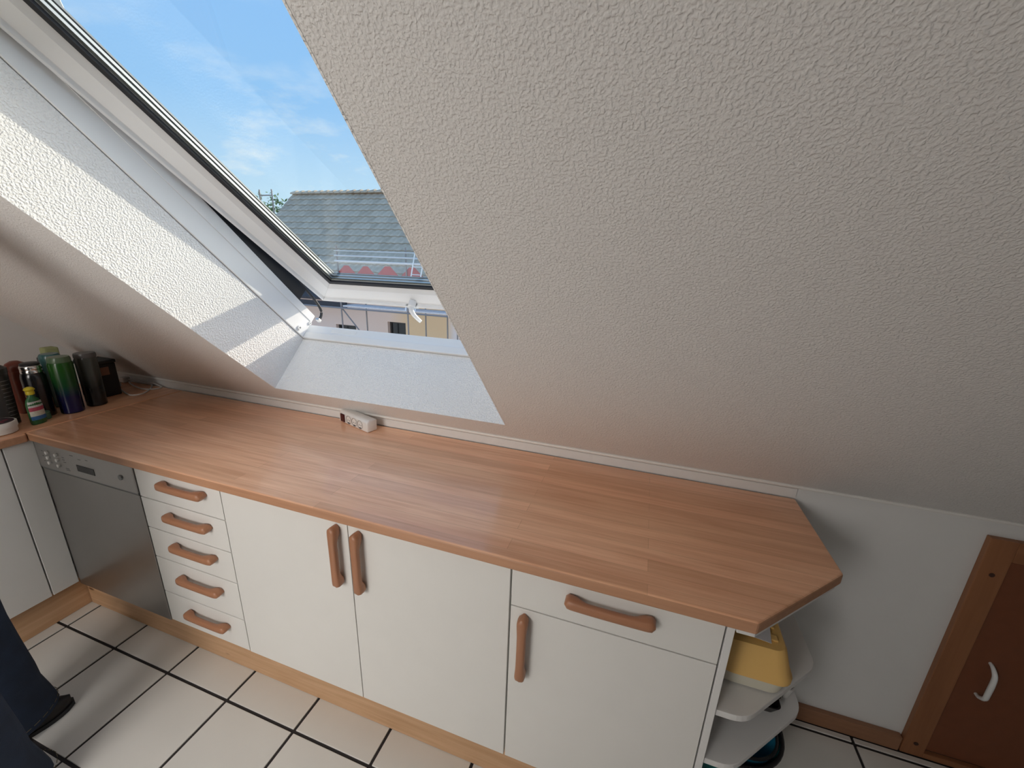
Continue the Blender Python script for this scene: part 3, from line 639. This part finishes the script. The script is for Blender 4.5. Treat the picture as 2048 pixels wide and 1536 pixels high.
# lower shelf: dark baking tins and a white dish
ZL = .4305
def tin(x0, x1, y0, y1, z0, h, mt, name, label, cat):
    bm = BM(); loft(bm, [(rrect(x0 + .012, x1 - .012, y0 + .012, y1 - .012, .012), z0), (rrect(x0, x1, y0, y1, .016), z0 + h), (rrect(x0 + .004, x1 - .004, y0 + .004, y1 - .004, .014), z0 + h), (rrect(x0 + .015, x1 - .015, y0 + .015, y1 - .015, .010), z0 + .004)])
    return tag(mk(name, bm, mt, smooth=True), label, cat)
M_bt = plain('dark baking tin', (.018, .014, .015), .35, .3)
tin(1.955, 2.150, .178, .460, ZL, .030, M_bt, 'baking_tin', 'lower dark baking tin on the lower corner shelf', 'baking tin')
tin(1.960, 2.146, .183, .455, ZL + .0315, .030, M_bt, 'baking_tin', 'upper dark baking tin stacked on the lower corner shelf', 'baking tin')
bm = BM(); loft(bm, [(rrect(2.160, 2.190, .250, .45, .010), ZL), (rrect(2.155, 2.196, .240, .46, .012), ZL + .045), (rrect(2.158, 2.193, .244, .456, .010), ZL + .045), (rrect(2.162, 2.188, .254, .446, .008), ZL + .006)])
tag(mk('baking_dish', bm, plain('white enamel', (.66, .65, .63), .3), smooth=True), 'narrow white baking dish beside the dark baking tins', 'dish')
# teal bowls under the lower shelf
ZQ = .0005
M_teal = plain('teal plastic', (.04, .36, .38), .35); M_navy = plain('blue plastic', (.02, .22, .36), .35)
for cx, cy, r, mt, lb in ((2.094, .335, .150, M_teal, 'larger teal bowl with dark rim on the floor under the corner shelf'),):
    t = thing('mixing_bowl', (cx, cy, ZQ), lb, 'bowl')
    bm = BM(); lathe(bm, [(r * .55, 0), (r * .60, .002), (r * .85, .10), (r * .97, .19), (r * .94, .19), (r * .82, .10), (r * .5, .012), (.004, .010)], n=40, cap=True); mk('body', bm, mt, t, smooth=True, local=True)
    bm = BM(); rg = [(r * .96 + .006 * math.cos(a), .191 + .006 * math.sin(a)) for a in [2 * math.pi * k / 8 for k in range(9)]]; lathe(bm, rg, n=40, cap=False); mk('rim', bm, M_black, t, smooth=True, local=True)
t = thing('mixing_bowl', (2.118, .318, ZQ + .034), 'smaller blue bowl nested inside the larger teal bowl', 'bowl'); r = .105
bm = BM(); lathe(bm, [(r * .45, 0), (r * .5, .002), (r * .80, .08), (r * .97, .165), (r * .93, .165), (r * .76, .08), (r * .4, .012), (.004, .010)], n=40); mk('body', bm, M_navy, t, smooth=True, local=True)
bm = BM(); rg = [(r * .96 + .005 * math.cos(a), .166 + .005 * math.sin(a)) for a in [2 * math.pi * k / 8 for k in range(9)]]; lathe(bm, rg, n=40, cap=False); mk('rim', bm, M_black, t, smooth=True, local=True)

# ------------------------------------------------------------------ person standing at the left, facing the worktop
def skin(name, V, Ed, mat, parent, sub=2, root=0):
    me = bpy.data.meshes.new(name); me.from_pydata([Vector(v[0]) - WL[parent.name] for v in V], Ed, []); me.materials.append(mat)
    o = bpy.data.objects.new(name, me); COL.objects.link(o); o.parent = parent; WL[o.name] = WL[parent.name]
    sk = o.modifiers.new('skin', 'SKIN'); sk.use_smooth_shade = True; sk.branch_smoothing = .6
    if not me.skin_vertices: me.attributes
    for i, v in enumerate(V):
        d = me.skin_vertices[0].data[i]; r = v[1]; d.radius = r if isinstance(r, tuple) else (r, r); d.use_root = (i == root)
    sb_ = o.modifiers.new('sub', 'SUBSURF'); sb_.levels = sub; sb_.render_levels = sub
    return o
PX, PY = -.10, -.50
per = thing('person', (PX, PY, 0), 'person in dark blue jeans and black shoes standing by the dishwasher', 'person')
M_jean = plain('dark blue denim', (.012, .024, .050), .85, var=.45, vscale=14, bump=.5, bscale=500)
M_skin = plain('skin', (.52, .32, .24), .5, var=.04)
M_shirt = plain('dark grey knit', (.05, .05, .055), .9, bump=.4, bscale=350)
M_shoe = plain('black shoe', (.006, .006, .007), .5)
M_hair = plain('brown hair', (.06, .035, .02), .6, bump=.6, bscale=160)
kA, aA = (-.225, -.415, .48), (-.225, -.425, .11); kB, aB = (.015, -.530, .48), (.02, -.545, .11)
hA, hB = (-.19, -.50, .88), (0, -.52, .88)
BV = [((PX, -.51, .96), (.13, .09)), (hA, .075), (kA, .052), (aA, .036), ((-.20, -.325, .045), .03), (hB, .075), (kB, .052), (aB, .036), ((.045, -.445, .045), .03),
      ((PX, -.50, 1.15), (.13, .09)), ((PX, -.49, 1.36), (.15, .10)), ((PX, -.485, 1.47), .052), ((PX, -.475, 1.54), .055), ((PX, -.468, 1.62), (.075, .090)), ((PX, -.465, 1.70), (.062, .075)),
      ((-.28, -.50, 1.40), .05), ((-.32, -.57, 1.13), .040), ((-.30, -.60, .92), .028), ((.08, -.50, 1.40), .05), ((.12, -.57, 1.13), .040), ((.10, -.60, .92), .028)]
BE = [(0, 1), (1, 2), (2, 3), (3, 4), (0, 5), (5, 6), (6, 7), (7, 8), (0, 9), (9, 10), (10, 11), (11, 12), (12, 13), (13, 14), (10, 15), (15, 16), (16, 17), (10, 18), (18, 19), (19, 20)]
# hands: palm and five fingers on each arm
def hand(base, idx, sx):
    b = Vector(base); dirn = Vector((0, .06, -.99)).normalized(); palm = b + dirn * .075; n0 = len(BV)
    BV.append((palm, (.030, .016))); BE.append((idx, n0))
    for k, (off, ln) in enumerate(((-.027, .062), (-.009, .074), (.009, .070), (.027, .054))):
        p1 = palm + dirn * .030 + Vector((0, off, 0)) ; p2 = p1 + dirn * ln * .5 + Vector((-.006 * sx, 0, 0)); p3 = p2 + dirn * ln * .45 + Vector((-.014 * sx, 0, 0))
        i = len(BV); BV.extend([(p1, .0095), (p2, .0085), (p3, .007)]); BE.extend([(n0, i), (i, i + 1), (i + 1, i + 2)])
    p1 = b + dirn * .045 + Vector((-.008 * sx, .036, 0)); p2 = p1 + dirn * .032 + Vector((-.008 * sx, .010, 0)); i = len(BV); BV.extend([(p1, .010), (p2, .008)]); BE.extend([(n0, i), (i, i + 1)])
hand((-.30, -.60, .92), 17, -1); hand((.10, -.60, .92), 20, 1)
body = skin('body', BV, BE, M_skin, per)
# face details
for dx in (-.030, .030):
    bm = BM(); bmesh.ops.create_uvsphere(bm, u_segments=10, v_segments=8, radius=.011); bmesh.ops.translate(bm, verts=bm.verts, vec=(PX + dx, -.395, 1.635)); mk('eye', bm, plain('eye', (.7, .7, .7), .3), body, smooth=True)
bm = BM(); tube(bm, [(PX, -.392, 1.635), (PX, -.372, 1.605), (PX, -.388, 1.595)], .010, 8, [.006, .012, .011]); mk('nose', bm, M_skin, body, smooth=True)
bm = BM(); tube(bm, [(PX - .022, -.388, 1.566), (PX, -.382, 1.564), (PX + .022, -.388, 1.566)], .006, 8, [.002, .006, .002]); mk('mouth', bm, plain('lips', (.45, .18, .15), .5), body, smooth=True)
for dx in (-1, 1):
    bm = BM(); bmesh.ops.create_uvsphere(bm, u_segments=10, v_segments=8, radius=.026); bmesh.ops.scale(bm, verts=bm.verts, vec=(.35, .7, 1.1)); bmesh.ops.translate(bm, verts=bm.verts, vec=(PX + dx * .078, -.468, 1.625)); mk('ear', bm, M_skin, body, smooth=True)
bm = BM(); bmesh.ops.create_uvsphere(bm, u_segments=20, v_segments=14, radius=.098); bmesh.ops.scale(bm, verts=bm.verts, vec=(.90, 1.05, .95)); bmesh.ops.translate(bm, verts=bm.verts, vec=(PX, -.487, 1.690))
bmesh.ops.delete(bm, geom=[v for v in bm.verts if v.co.z < 1.66 and v.co.y > -.46], context='VERTS'); mk('hair', bm, M_hair, per, smooth=True)
def ring(cx, cy, z, rx, ry, n=20, tilt=0): return [(cx + rx * math.cos(2 * math.pi * k / n), cy + ry * math.sin(2 * math.pi * k / n), z + tilt * math.sin(2 * math.pi * k / n)) for k in range(n)]
def ringloft(bm, rs):
    R_ = [[bm.verts.new(p) for p in r] for r in rs]; n = len(R_[0])
    for a, b in zip(R_, R_[1:]):
        for i in range(n): bm.faces.new((a[i], a[(i + 1) % n], b[(i + 1) % n], b[i]))
    bm.faces.new(R_[0][::-1]); bm.faces.new(R_[-1])
LEGS = ((-.225, -.420), (.035, -.545))
bm = BM()
for (lx, ly), hx_ in zip(LEGS, (-.185, -.015)):
    if lx > 0: ly -= .012
    ringloft(bm, [ring(lx, ly - .005, .10, .05, .06), ring(lx, ly, .036, .090, .120, tilt=.012), ring(lx, ly, .042, .096, .126, tilt=.012), ring(lx, ly, .10, .092, .118), ring(lx, ly - .004, .17, .086, .108), ring(lx + .003, ly - .004, .24, .089, .104), ring(lx, ly - .006, .34, .084, .098), ring(lx, ly - .012, .46, .085, .095),
                  ring(lx + (hx_ - lx) * .35, ly * .75 - .51 * .25, .62, .090, .098), ring(lx + (hx_ - lx) * .8, ly * .35 - .51 * .65, .78, .100, .110), ring(hx_, -.51, .90, .100, .125), ring(hx_, -.51, .98, .088, .115)])
ringloft(bm, [ring(PX, -.51, .84, .10, .09), ring(PX, -.51, .90, .175, .125), ring(PX, -.51, 1.0, .165, .12), ring(PX, -.51, 1.04, .155, .11)])
jeans = mk('jeans', bm, M_jean, per, smooth=True)
SV = [((PX, -.505, .96), (.20, .15)), ((PX, -.50, 1.18), (.195, .15)), ((PX, -.49, 1.37), (.205, .15)), ((PX, -.488, 1.49), (.085, .085)), ((-.29, -.50, 1.395), .085), ((-.325, -.57, 1.13), .055), ((-.305, -.595, .96), .040), ((.09, -.50, 1.395), .085), ((.125, -.57, 1.13), .055), ((.105, -.595, .96), .040)]
skin('sweater', SV, [(0, 1), (1, 2), (2, 3), (2, 4), (4, 5), (5, 6), (2, 7), (7, 8), (8, 9)], M_shirt, per)
M_stitch = plain('denim stitching', (.16, .13, .075), .8)
for c, back in ((LEGS[0], .026), (LEGS[1], .085)):
    bm = BM(); n = 30; pts = [(c[0] + .0958 * math.cos(2 * math.pi * i / n), c[1] + .1255 * math.sin(2 * math.pi * i / n), .058 + .012 * math.sin(2 * math.pi * i / n)) for i in range(n)]
    for i in range(0, n): tube(bm, [pts[i], tuple(.3 * a + .7 * b for a, b in zip(pts[i], pts[(i + 1) % n]))], .0010, 5)
    mk('hem_stitching', bm, M_stitch, jeans)
    # shoe
    bm = BM(); secs = []
    for k in range(15):
        u = k / 14; y = -.115 + .285 * u; hw = (.036 + .014 * math.sin(math.pi * min(1, u * .9 + .1))) * math.sqrt(max(.05, 1 - max(0, (u - .72) / .28) ** 2.2)); hh = .085 - .045 * max(0, min(1, (u - .25) / .5)) - .012 * max(0, (u - .88) / .12)
        secs.append([(hw * math.cos(a), y, .004 + hh * max(0, math.sin(a)) ** .7) if math.sin(a) > 0 else (hw * math.cos(a), y, .004) for a in [2 * math.pi * q / 16 for q in range(16)]])
    R_ = [[bm.verts.new(p) for p in s_] for s_ in secs]
    for a, b in zip(R_, R_[1:]):
        for q in range(16): bm.faces.new((a[q], a[(q + 1) % 16], b[(q + 1) % 16], b[q]))
    bm.faces.new(R_[0][::-1]); bm.faces.new(R_[-1])
    bmesh.ops.remove_doubles(bm, verts=bm.verts, dist=.0004)
    bmesh.ops.rotate(bm, verts=bm.verts, cent=(0, 0, 0), matrix=Matrix.Rotation(-.30, 3, 'Z')); bmesh.ops.translate(bm, verts=bm.verts, vec=(c[0], c[1] - back, .012)); so_ = mk('shoe', bm, M_shoe, per, smooth=True)
    bm = BM(); prism(bm, [((.042 + .010 * math.sin(math.pi * u_)) * sg * math.sqrt(max(.06, 1 - max(0, (u_ - .72) / .28) ** 2.2)), -.118 + .293 * u_) for sg, seq in ((1, [k / 16 for k in range(17)]), (-1, [1 - k / 16 for k in range(17)])) for u_ in seq], .001, .016)
    bmesh.ops.rotate(bm, verts=bm.verts, cent=(0, 0, 0), matrix=Matrix.Rotation(-.30, 3, 'Z')); bmesh.ops.translate(bm, verts=bm.verts, vec=(c[0], c[1] - back, 0)); mk('sole', bm, M_shoe, so_)

# ------------------------------------------------------------------ outside: neighbouring house, scaffold, tree
bm = BM(); box(bm, -60, 60, 6.0, 90, -5.8, -5.5); tag(mk('ground', bm, plain('pale gravel', (.48, .45, .40), .95, var=.2, vscale=.6)), 'pale ground far below between the houses', kind='structure')
hs = thing('neighbour_house', (-6, 16.3, -5.5), 'neighbouring house with grey tiled roof and peach facade outside', 'house')
def facade_mat():
    m, nt, N, L, B = nodes('peach render'); B.inputs['Roughness'].default_value = .9
    tc = N.new('ShaderNodeTexCoord'); sp = N.new('ShaderNodeSeparateXYZ'); L.new(tc.outputs['Object'], sp.inputs[0])
    mr = N.new('ShaderNodeMapRange'); L.new(sp.outputs['X'], mr.inputs[0]); mr.inputs[1].default_value = -5.0; mr.inputs[2].default_value = 2.0
    rp = N.new('ShaderNodeValToRGB'); L.new(mr.outputs[0], rp.inputs[0]); e = rp.color_ramp.elements
    e[0].position, e[0].color = .15, (.99, .74, .62, 1); e[1].position, e[1].color = .92, (.98, .83, .76, 1)
    for p, c in ((.42, (.99, .72, .57, 1)), (.55, (.98, .66, .38, 1)), (.78, (.98, .66, .38, 1)), (.83, (.98, .83, .76, 1))):
        x = e.new(p); x.color = c
    no = N.new('ShaderNodeTexNoise'); no.inputs['Scale'].default_value = 60; L.new(tc.outputs['Object'], no.inputs['Vector']); bp = N.new('ShaderNodeBump'); bp.inputs['Strength'].default_value = .3; bp.inputs['Distance'].default_value = .01
    L.new(no.outputs['Fac'], bp.inputs['Height']); L.new(bp.outputs[0], B.inputs['Normal']); L.new(rp.outputs[0], B.inputs['Base Color']); return m
M_fac = facade_mat(); FY = 13.2
holes = [(-10.66, -9.66, -2.45, -1.19), (-8.13, -7.31, -2.10, -.89), (-5.0, -3.9, -2.10, -.89), (-1.6, -.5, -2.10, -.89)]
def wall_holes(bm, x0, x1, z0, z1, y0, y1, holes):
    xs = sorted({x0, x1, *[h[0] for h in holes], *[h[1] for h in holes]}); zs = sorted({z0, z1, *[h[2] for h in holes], *[h[3] for h in holes]})
    inh = lambda a, b: any(h[0] <= a < h[1] and h[2] <= b < h[3] for h in holes)
    for i in range(len(xs) - 1):
        for j in range(len(zs) - 1):
            if not inh(xs[i], zs[j]): box(bm, xs[i], xs[i + 1], y0, y1, zs[j], zs[j + 1])
bm = BM(); wall_holes(bm, -15.0, 3.0, -5.5, .70, FY, FY + .35, holes); mk('facade', bm, M_fac, hs)
bm = BM(); q = [(FY + .35, -5.5), (19.4, -5.5), (19.4, .9), (16.3, 3.95), (FY + .35, .95)]; hexa(bm, [Vector((-15.0, y, z)) for y, z in q], [Vector((-14.7, y, z)) for y, z in q]); mk('gable_wall', bm, M_fac, hs)
for x0, x1, z0, z1 in holes:
    k = .07
    bm = BM(); yy = FY + .16
    for a in ((x0, x0 + k, z0, z1), (x1 - k, x1, z0, z1), (x0 + k, x1 - k, z0, z0 + k), (x0 + k, x1 - k, z1 - k, z1)): box(bm, a[0], a[1], yy, yy + .06, a[2], a[3])
    wf = mk('window', bm, plain('brown window frame', (.05, .04, .035), .5), hs)
    bm = BM(); box(bm, x0 + k, x1 - k, yy + .02, yy + .035, z0 + k, z1 - k); mk('window_pane', bm, plain('dark window glass', (.010, .012, .013), .08), wf)
# roof
PIT = math.radians(43); E0 = Vector((0, 12.5, .72)); RU = Vector((0, math.cos(PIT), math.sin(PIT))); RN = Vector((0, -math.sin(PIT), math.cos(PIT))); RLEN = 5.19
bm = BM(); q = [E0, E0 + RU * RLEN, Vector((0, 20.1, .72)), Vector((0, 20.1, .55)), Vector((0, 12.5, .55))]
hexa(bm, [v + Vector((-15.25, 0, 0)) for v in q], [v + Vector((3.2, 0, 0)) for v in q]); rf = mk('roof', bm, plain('roof deck', (.10, .095, .09), .9), hs)
def tile_mat():
    m, nt, N, L, B = nodes('grey roof tile'); B.inputs['Roughness'].default_value = .75
    oi = N.new('ShaderNodeObjectInfo'); tc = N.new('ShaderNodeTexCoord'); no = N.new('ShaderNodeTexNoise'); no.inputs['Scale'].default_value = 6; no.inputs['Detail'].default_value = 5; L.new(tc.outputs['Object'], no.inputs['Vector'])
    ad = N.new('ShaderNodeMath'); ad.operation = 'MULTIPLY_ADD'; L.new(oi.outputs['Random'], ad.inputs[0]); ad.inputs[1].default_value = .35; L.new(no.outputs['Fac'], ad.inputs[2])
    rp = N.new('ShaderNodeValToRGB'); L.new(ad.outputs[0], rp.inputs[0]); e = rp.color_ramp.elements
    e[0].position, e[0].color = .35, (.37, .30, .225, 1); e[1].position, e[1].color = .95, (.60, .495, .385, 1)
    L.new(rp.outputs[0], B.inputs['Base Color']); return m
M_rt = tile_mat(); TW, TL = .325, .40
def tile_geo(bm, org):
    n = 8; A = []
    for (u, lift) in ((0, .050), (TL + .05, .012)):
        row = []
        for k in range(n + 1):
            a = k / n; hgt = .028 * (.5 - .5 * math.cos(2 * math.pi * a))
            row.append(org + Vector((a * TW, 0, 0)) + RU * u + RN * (lift + hgt))
        A.append(row)
    low = [p - RN * .022 for p in A[0]]
    T0 = [bm.verts.new(p) for p in A[0]]; T1 = [bm.verts.new(p) for p in A[1]]; L0 = [bm.verts.new(p) for p in low]
    for k in range(n): bm.faces.new((T0[k], T0[k + 1], T1[k + 1], T1[k])); bm.faces.new((L0[k], L0[k + 1], T0[k + 1], T0[k]))
bm = BM(); tile_geo(bm, Vector((0, 0, 0))); me = bpy.data.meshes.new('roof_tile'); bmesh.ops.recalc_face_normals(bm, faces=bm.faces); bm.to_mesh(me); bm.free(); me.materials.append(M_rt)
rest = BM(); NCOL = int((3.2 + 15.25) / TW); NROW = 13
for i in range(NCOL):
    for j in range(NROW):
        org = E0 + Vector((-15.25 + i * TW, 0, 0)) + RU * (j * TL - .03)
        if 0 <= i < 23:
            o = bpy.data.objects.new('roof_tile', me); COL.objects.link(o); o.parent = rf; o.location = org - WL[rf.name]
        else: tile_geo(rest, org)
o = mk('roof_tiles', rest, M_rt, rf); o['kind'] = 'stuff'
bm = BM(); n = 8
for k in range(2):
    pass
ring0 = [Vector((0, .13 * math.cos(a), .10 * math.sin(a))) for a in [math.pi * k / n for k in range(n + 1)]]; ring1 = [Vector((.36, v.y * 1.40, v.z * 1.60)) for v in ring0]
hexa(bm, ring0, ring1); bmesh.ops.recalc_face_normals(bm, faces=bm.faces); rme = bpy.data.meshes.new('ridge_tile'); bm.to_mesh(rme); bm.free(); rme.materials.append(M_rt)
for k in range(50):
    o = bpy.data.objects.new('ridge_tile', rme); COL.objects.link(o); o.parent = rf; o.location = E0 + RU * RLEN + Vector((-15.28 + k * .365, 0, .03)) - WL[rf.name]
bm = BM(); ga = [Vector((0, .07 * math.cos(a), .07 * math.sin(a))) for a in [math.pi + math.pi * k / 8 for k in range(9)]]; c0 = Vector((-15.3, 12.42, .70)); c1 = Vector((3.2, 12.42, .70))
hexa(bm, [v + c0 for v in ga], [v + c1 for v in ga]); mk('gutter', bm, plain('zinc gutter', (.34, .34, .35), .4, .6), hs)
# lower lean-to roof on the left of the facade
bm = BM(); q = [(11.95, .02), (13.18, .66), (13.18, .58), (11.95, -.06)]; hexa(bm, [Vector((-15.0, y, z)) for y, z in q], [Vector((-9.35, y, z)) for y, z in q]); mk('lean_to_roof', bm, plain('dark brown tiles', (.075, .06, .06), .8, var=.4, vscale=18, bump=1, bscale=14), hs)
bm = BM(); box(bm, -15, -8.98, 11.86, 11.96, -.30, -.10); mk('lean_to_beam', bm, plain('dark beam', (.05, .045, .05), .7), hs)

sf = thing('scaffold', (-7, 11.7, -5.5), 'grey tube scaffold with deck and guard rails before the house', 'scaffold')
M_tube = plain('galvanised tube', (.30, .26, .25), .5, .3); M_rail = plain('pale rail', (.74, .70, .70), .5)
def pole(nm, a, b, r=.026, mt=None): bm = BM(); tube(bm, [a, b], r, 8); return mk(nm, bm, mt or M_tube, sf, smooth=True)
for x, y, zt in ((-8.95, 11.6, 1.9), (-6.18, 11.6, 1.9), (-3.4, 11.6, 1.9), (-.6, 11.6, 1.9), (-8.45, 12.35, -.12), (-5.92, 12.35, -.12), (-5.05, 12.35, -.12), (-4.66, 12.35, -.6), (-11.7, 11.6, -.12)): pole('standard', (x, y, -5.5), (x, y, zt))
pole('ledger', (-11.8, 11.57, -.255), (0, 11.57, -.255), .030); pole('ledger', (-11.8, 12.33, -.20), (0, 12.33, -.20), .024)
pole('brace', (-8.92, 11.63, -.30), (-7.6, 11.63, -1.75), .024)
for z, r in ((1.385, .034), (1.565, .026), (1.73, .015)): pole('guard_rail', (-9.0, 11.52, z), (0, 11.52, z), r, M_rail)
pole('toe_rail', (-9.0, 11.52, .93), (0, 11.52, .93), .012, plain('red cord', (.62, .14, .13), .6))
for k in range(4):
    x0 = -8.93 + k * 2.775
    for j in range(2):
        bm = BM(); box(bm, x0 + .03, x0 + 2.74, 11.62 + j * .34, 11.93 + j * .34, -.215, -.165); mk('deck_board', bm, plain('perforated deck', (.80, .70, .66), .55, var=.25, vscale=20), sf)
# red fabric pennants hung along the toe rail
M_net = plain('red net', (.55, .11, .11), .8, var=.15, vscale=8)
for cx, hw, hh in ((-8.62, .42, .30), (-7.82, .40, .30), (-6.93, .46, .33), (-5.98, .46, .33), (-5.0, .46, .33)):
    bm = BM(); n = 6; f = []; bk = []
    pts = [(cx - hw, .94), (cx + hw, .94), (cx + hw * .22, .94 + hh), (cx - hw * .22, .94 + hh)]
    hexa(bm, [Vector((x, 11.62 + .05 * (z - .94), z)) for x, z in pts], [Vector((x, 11.635 + .05 * (z - .94), z)) for x, z in pts]); mk('safety_net', bm, M_net, sf)
ld = thing('ladder', (-5.7, 11.55, -.165), 'pale aluminium ladder leaning on the scaffold rails', 'ladder')
M_al = plain('aluminium', (.80, .82, .85), .35, .3)
la = lambda x, z: Vector((x + (z + .165) * .22, 11.42 + (z + .165) * .02, z))
for x in (-6.16, -5.80):
    bm = BM(); tube(bm, [la(x, -.16), la(x, 2.0)], .022, 6); mk('rail', bm, M_al, ld)
for k in range(8):
    z = .05 + k * .25; bm = BM(); tube(bm, [la(-6.16, z), la(-5.80, z)], .015, 6); mk('rung', bm, M_al, ld)
hf = thing('scaffold_tower', (-15.75, 15.3, -5.5), 'upright scaffold frame rising beside the far end of the roof', 'scaffold')
for x in (-16.20, -15.47):
    bm = BM(); tube(bm, [(x, 15.3, -5.5), (x, 15.3, 4.36)], .030, 8); mk('upright', bm, M_tube, hf, smooth=True)
bm = BM(); tube(bm, [(-16.2, 15.3, 4.11), (-15.47, 15.3, 4.11)], .028, 8); mk('crossbar', bm, M_tube, hf, smooth=True)
tr = thing('tree', (-18.3, 17.5, -5.5), 'green leafy tree top beside the neighbouring roof', 'tree')
bm = BM(); tube(bm, smooth_path([(-18.3, 17.5, -5.5), (-18.2, 17.5, -2), (-18.25, 17.5, 1), (-18.1, 17.5, 3.2)], 4), .16, 8, None); mk('trunk', bm, plain('bark', (.10, .07, .05), .9), tr, smooth=True)
bm = BM(); rnd = random.Random(3)
for k in range(2600):
    while True:
        v = Vector((rnd.uniform(-1, 1), rnd.uniform(-1, 1), rnd.uniform(-1, 1)))
        if .35 < v.length < 1: break
    c = Vector((-18.2 + v.x * 1.9, 17.5 + v.y * 1.7, 2.35 + v.z * 2.1 + .25 * math.sin(9 * v.x))); a = Vector((rnd.uniform(-1, 1), rnd.uniform(-1, 1), rnd.uniform(-1, 1))).normalized() * rnd.uniform(.08, .15); b = a.cross(Vector((rnd.uniform(-1, 1), rnd.uniform(-1, 1), rnd.uniform(-1, 1)))).normalized() * .05
    bm.faces.new([bm.verts.new(c - a), bm.verts.new(c + b), bm.verts.new(c + a), bm.verts.new(c - b)])
o = mk('foliage', bm, plain('leaf', (.10, .20, .05), .7, var=.4, vscale=3), tr); o['kind'] = 'stuff'
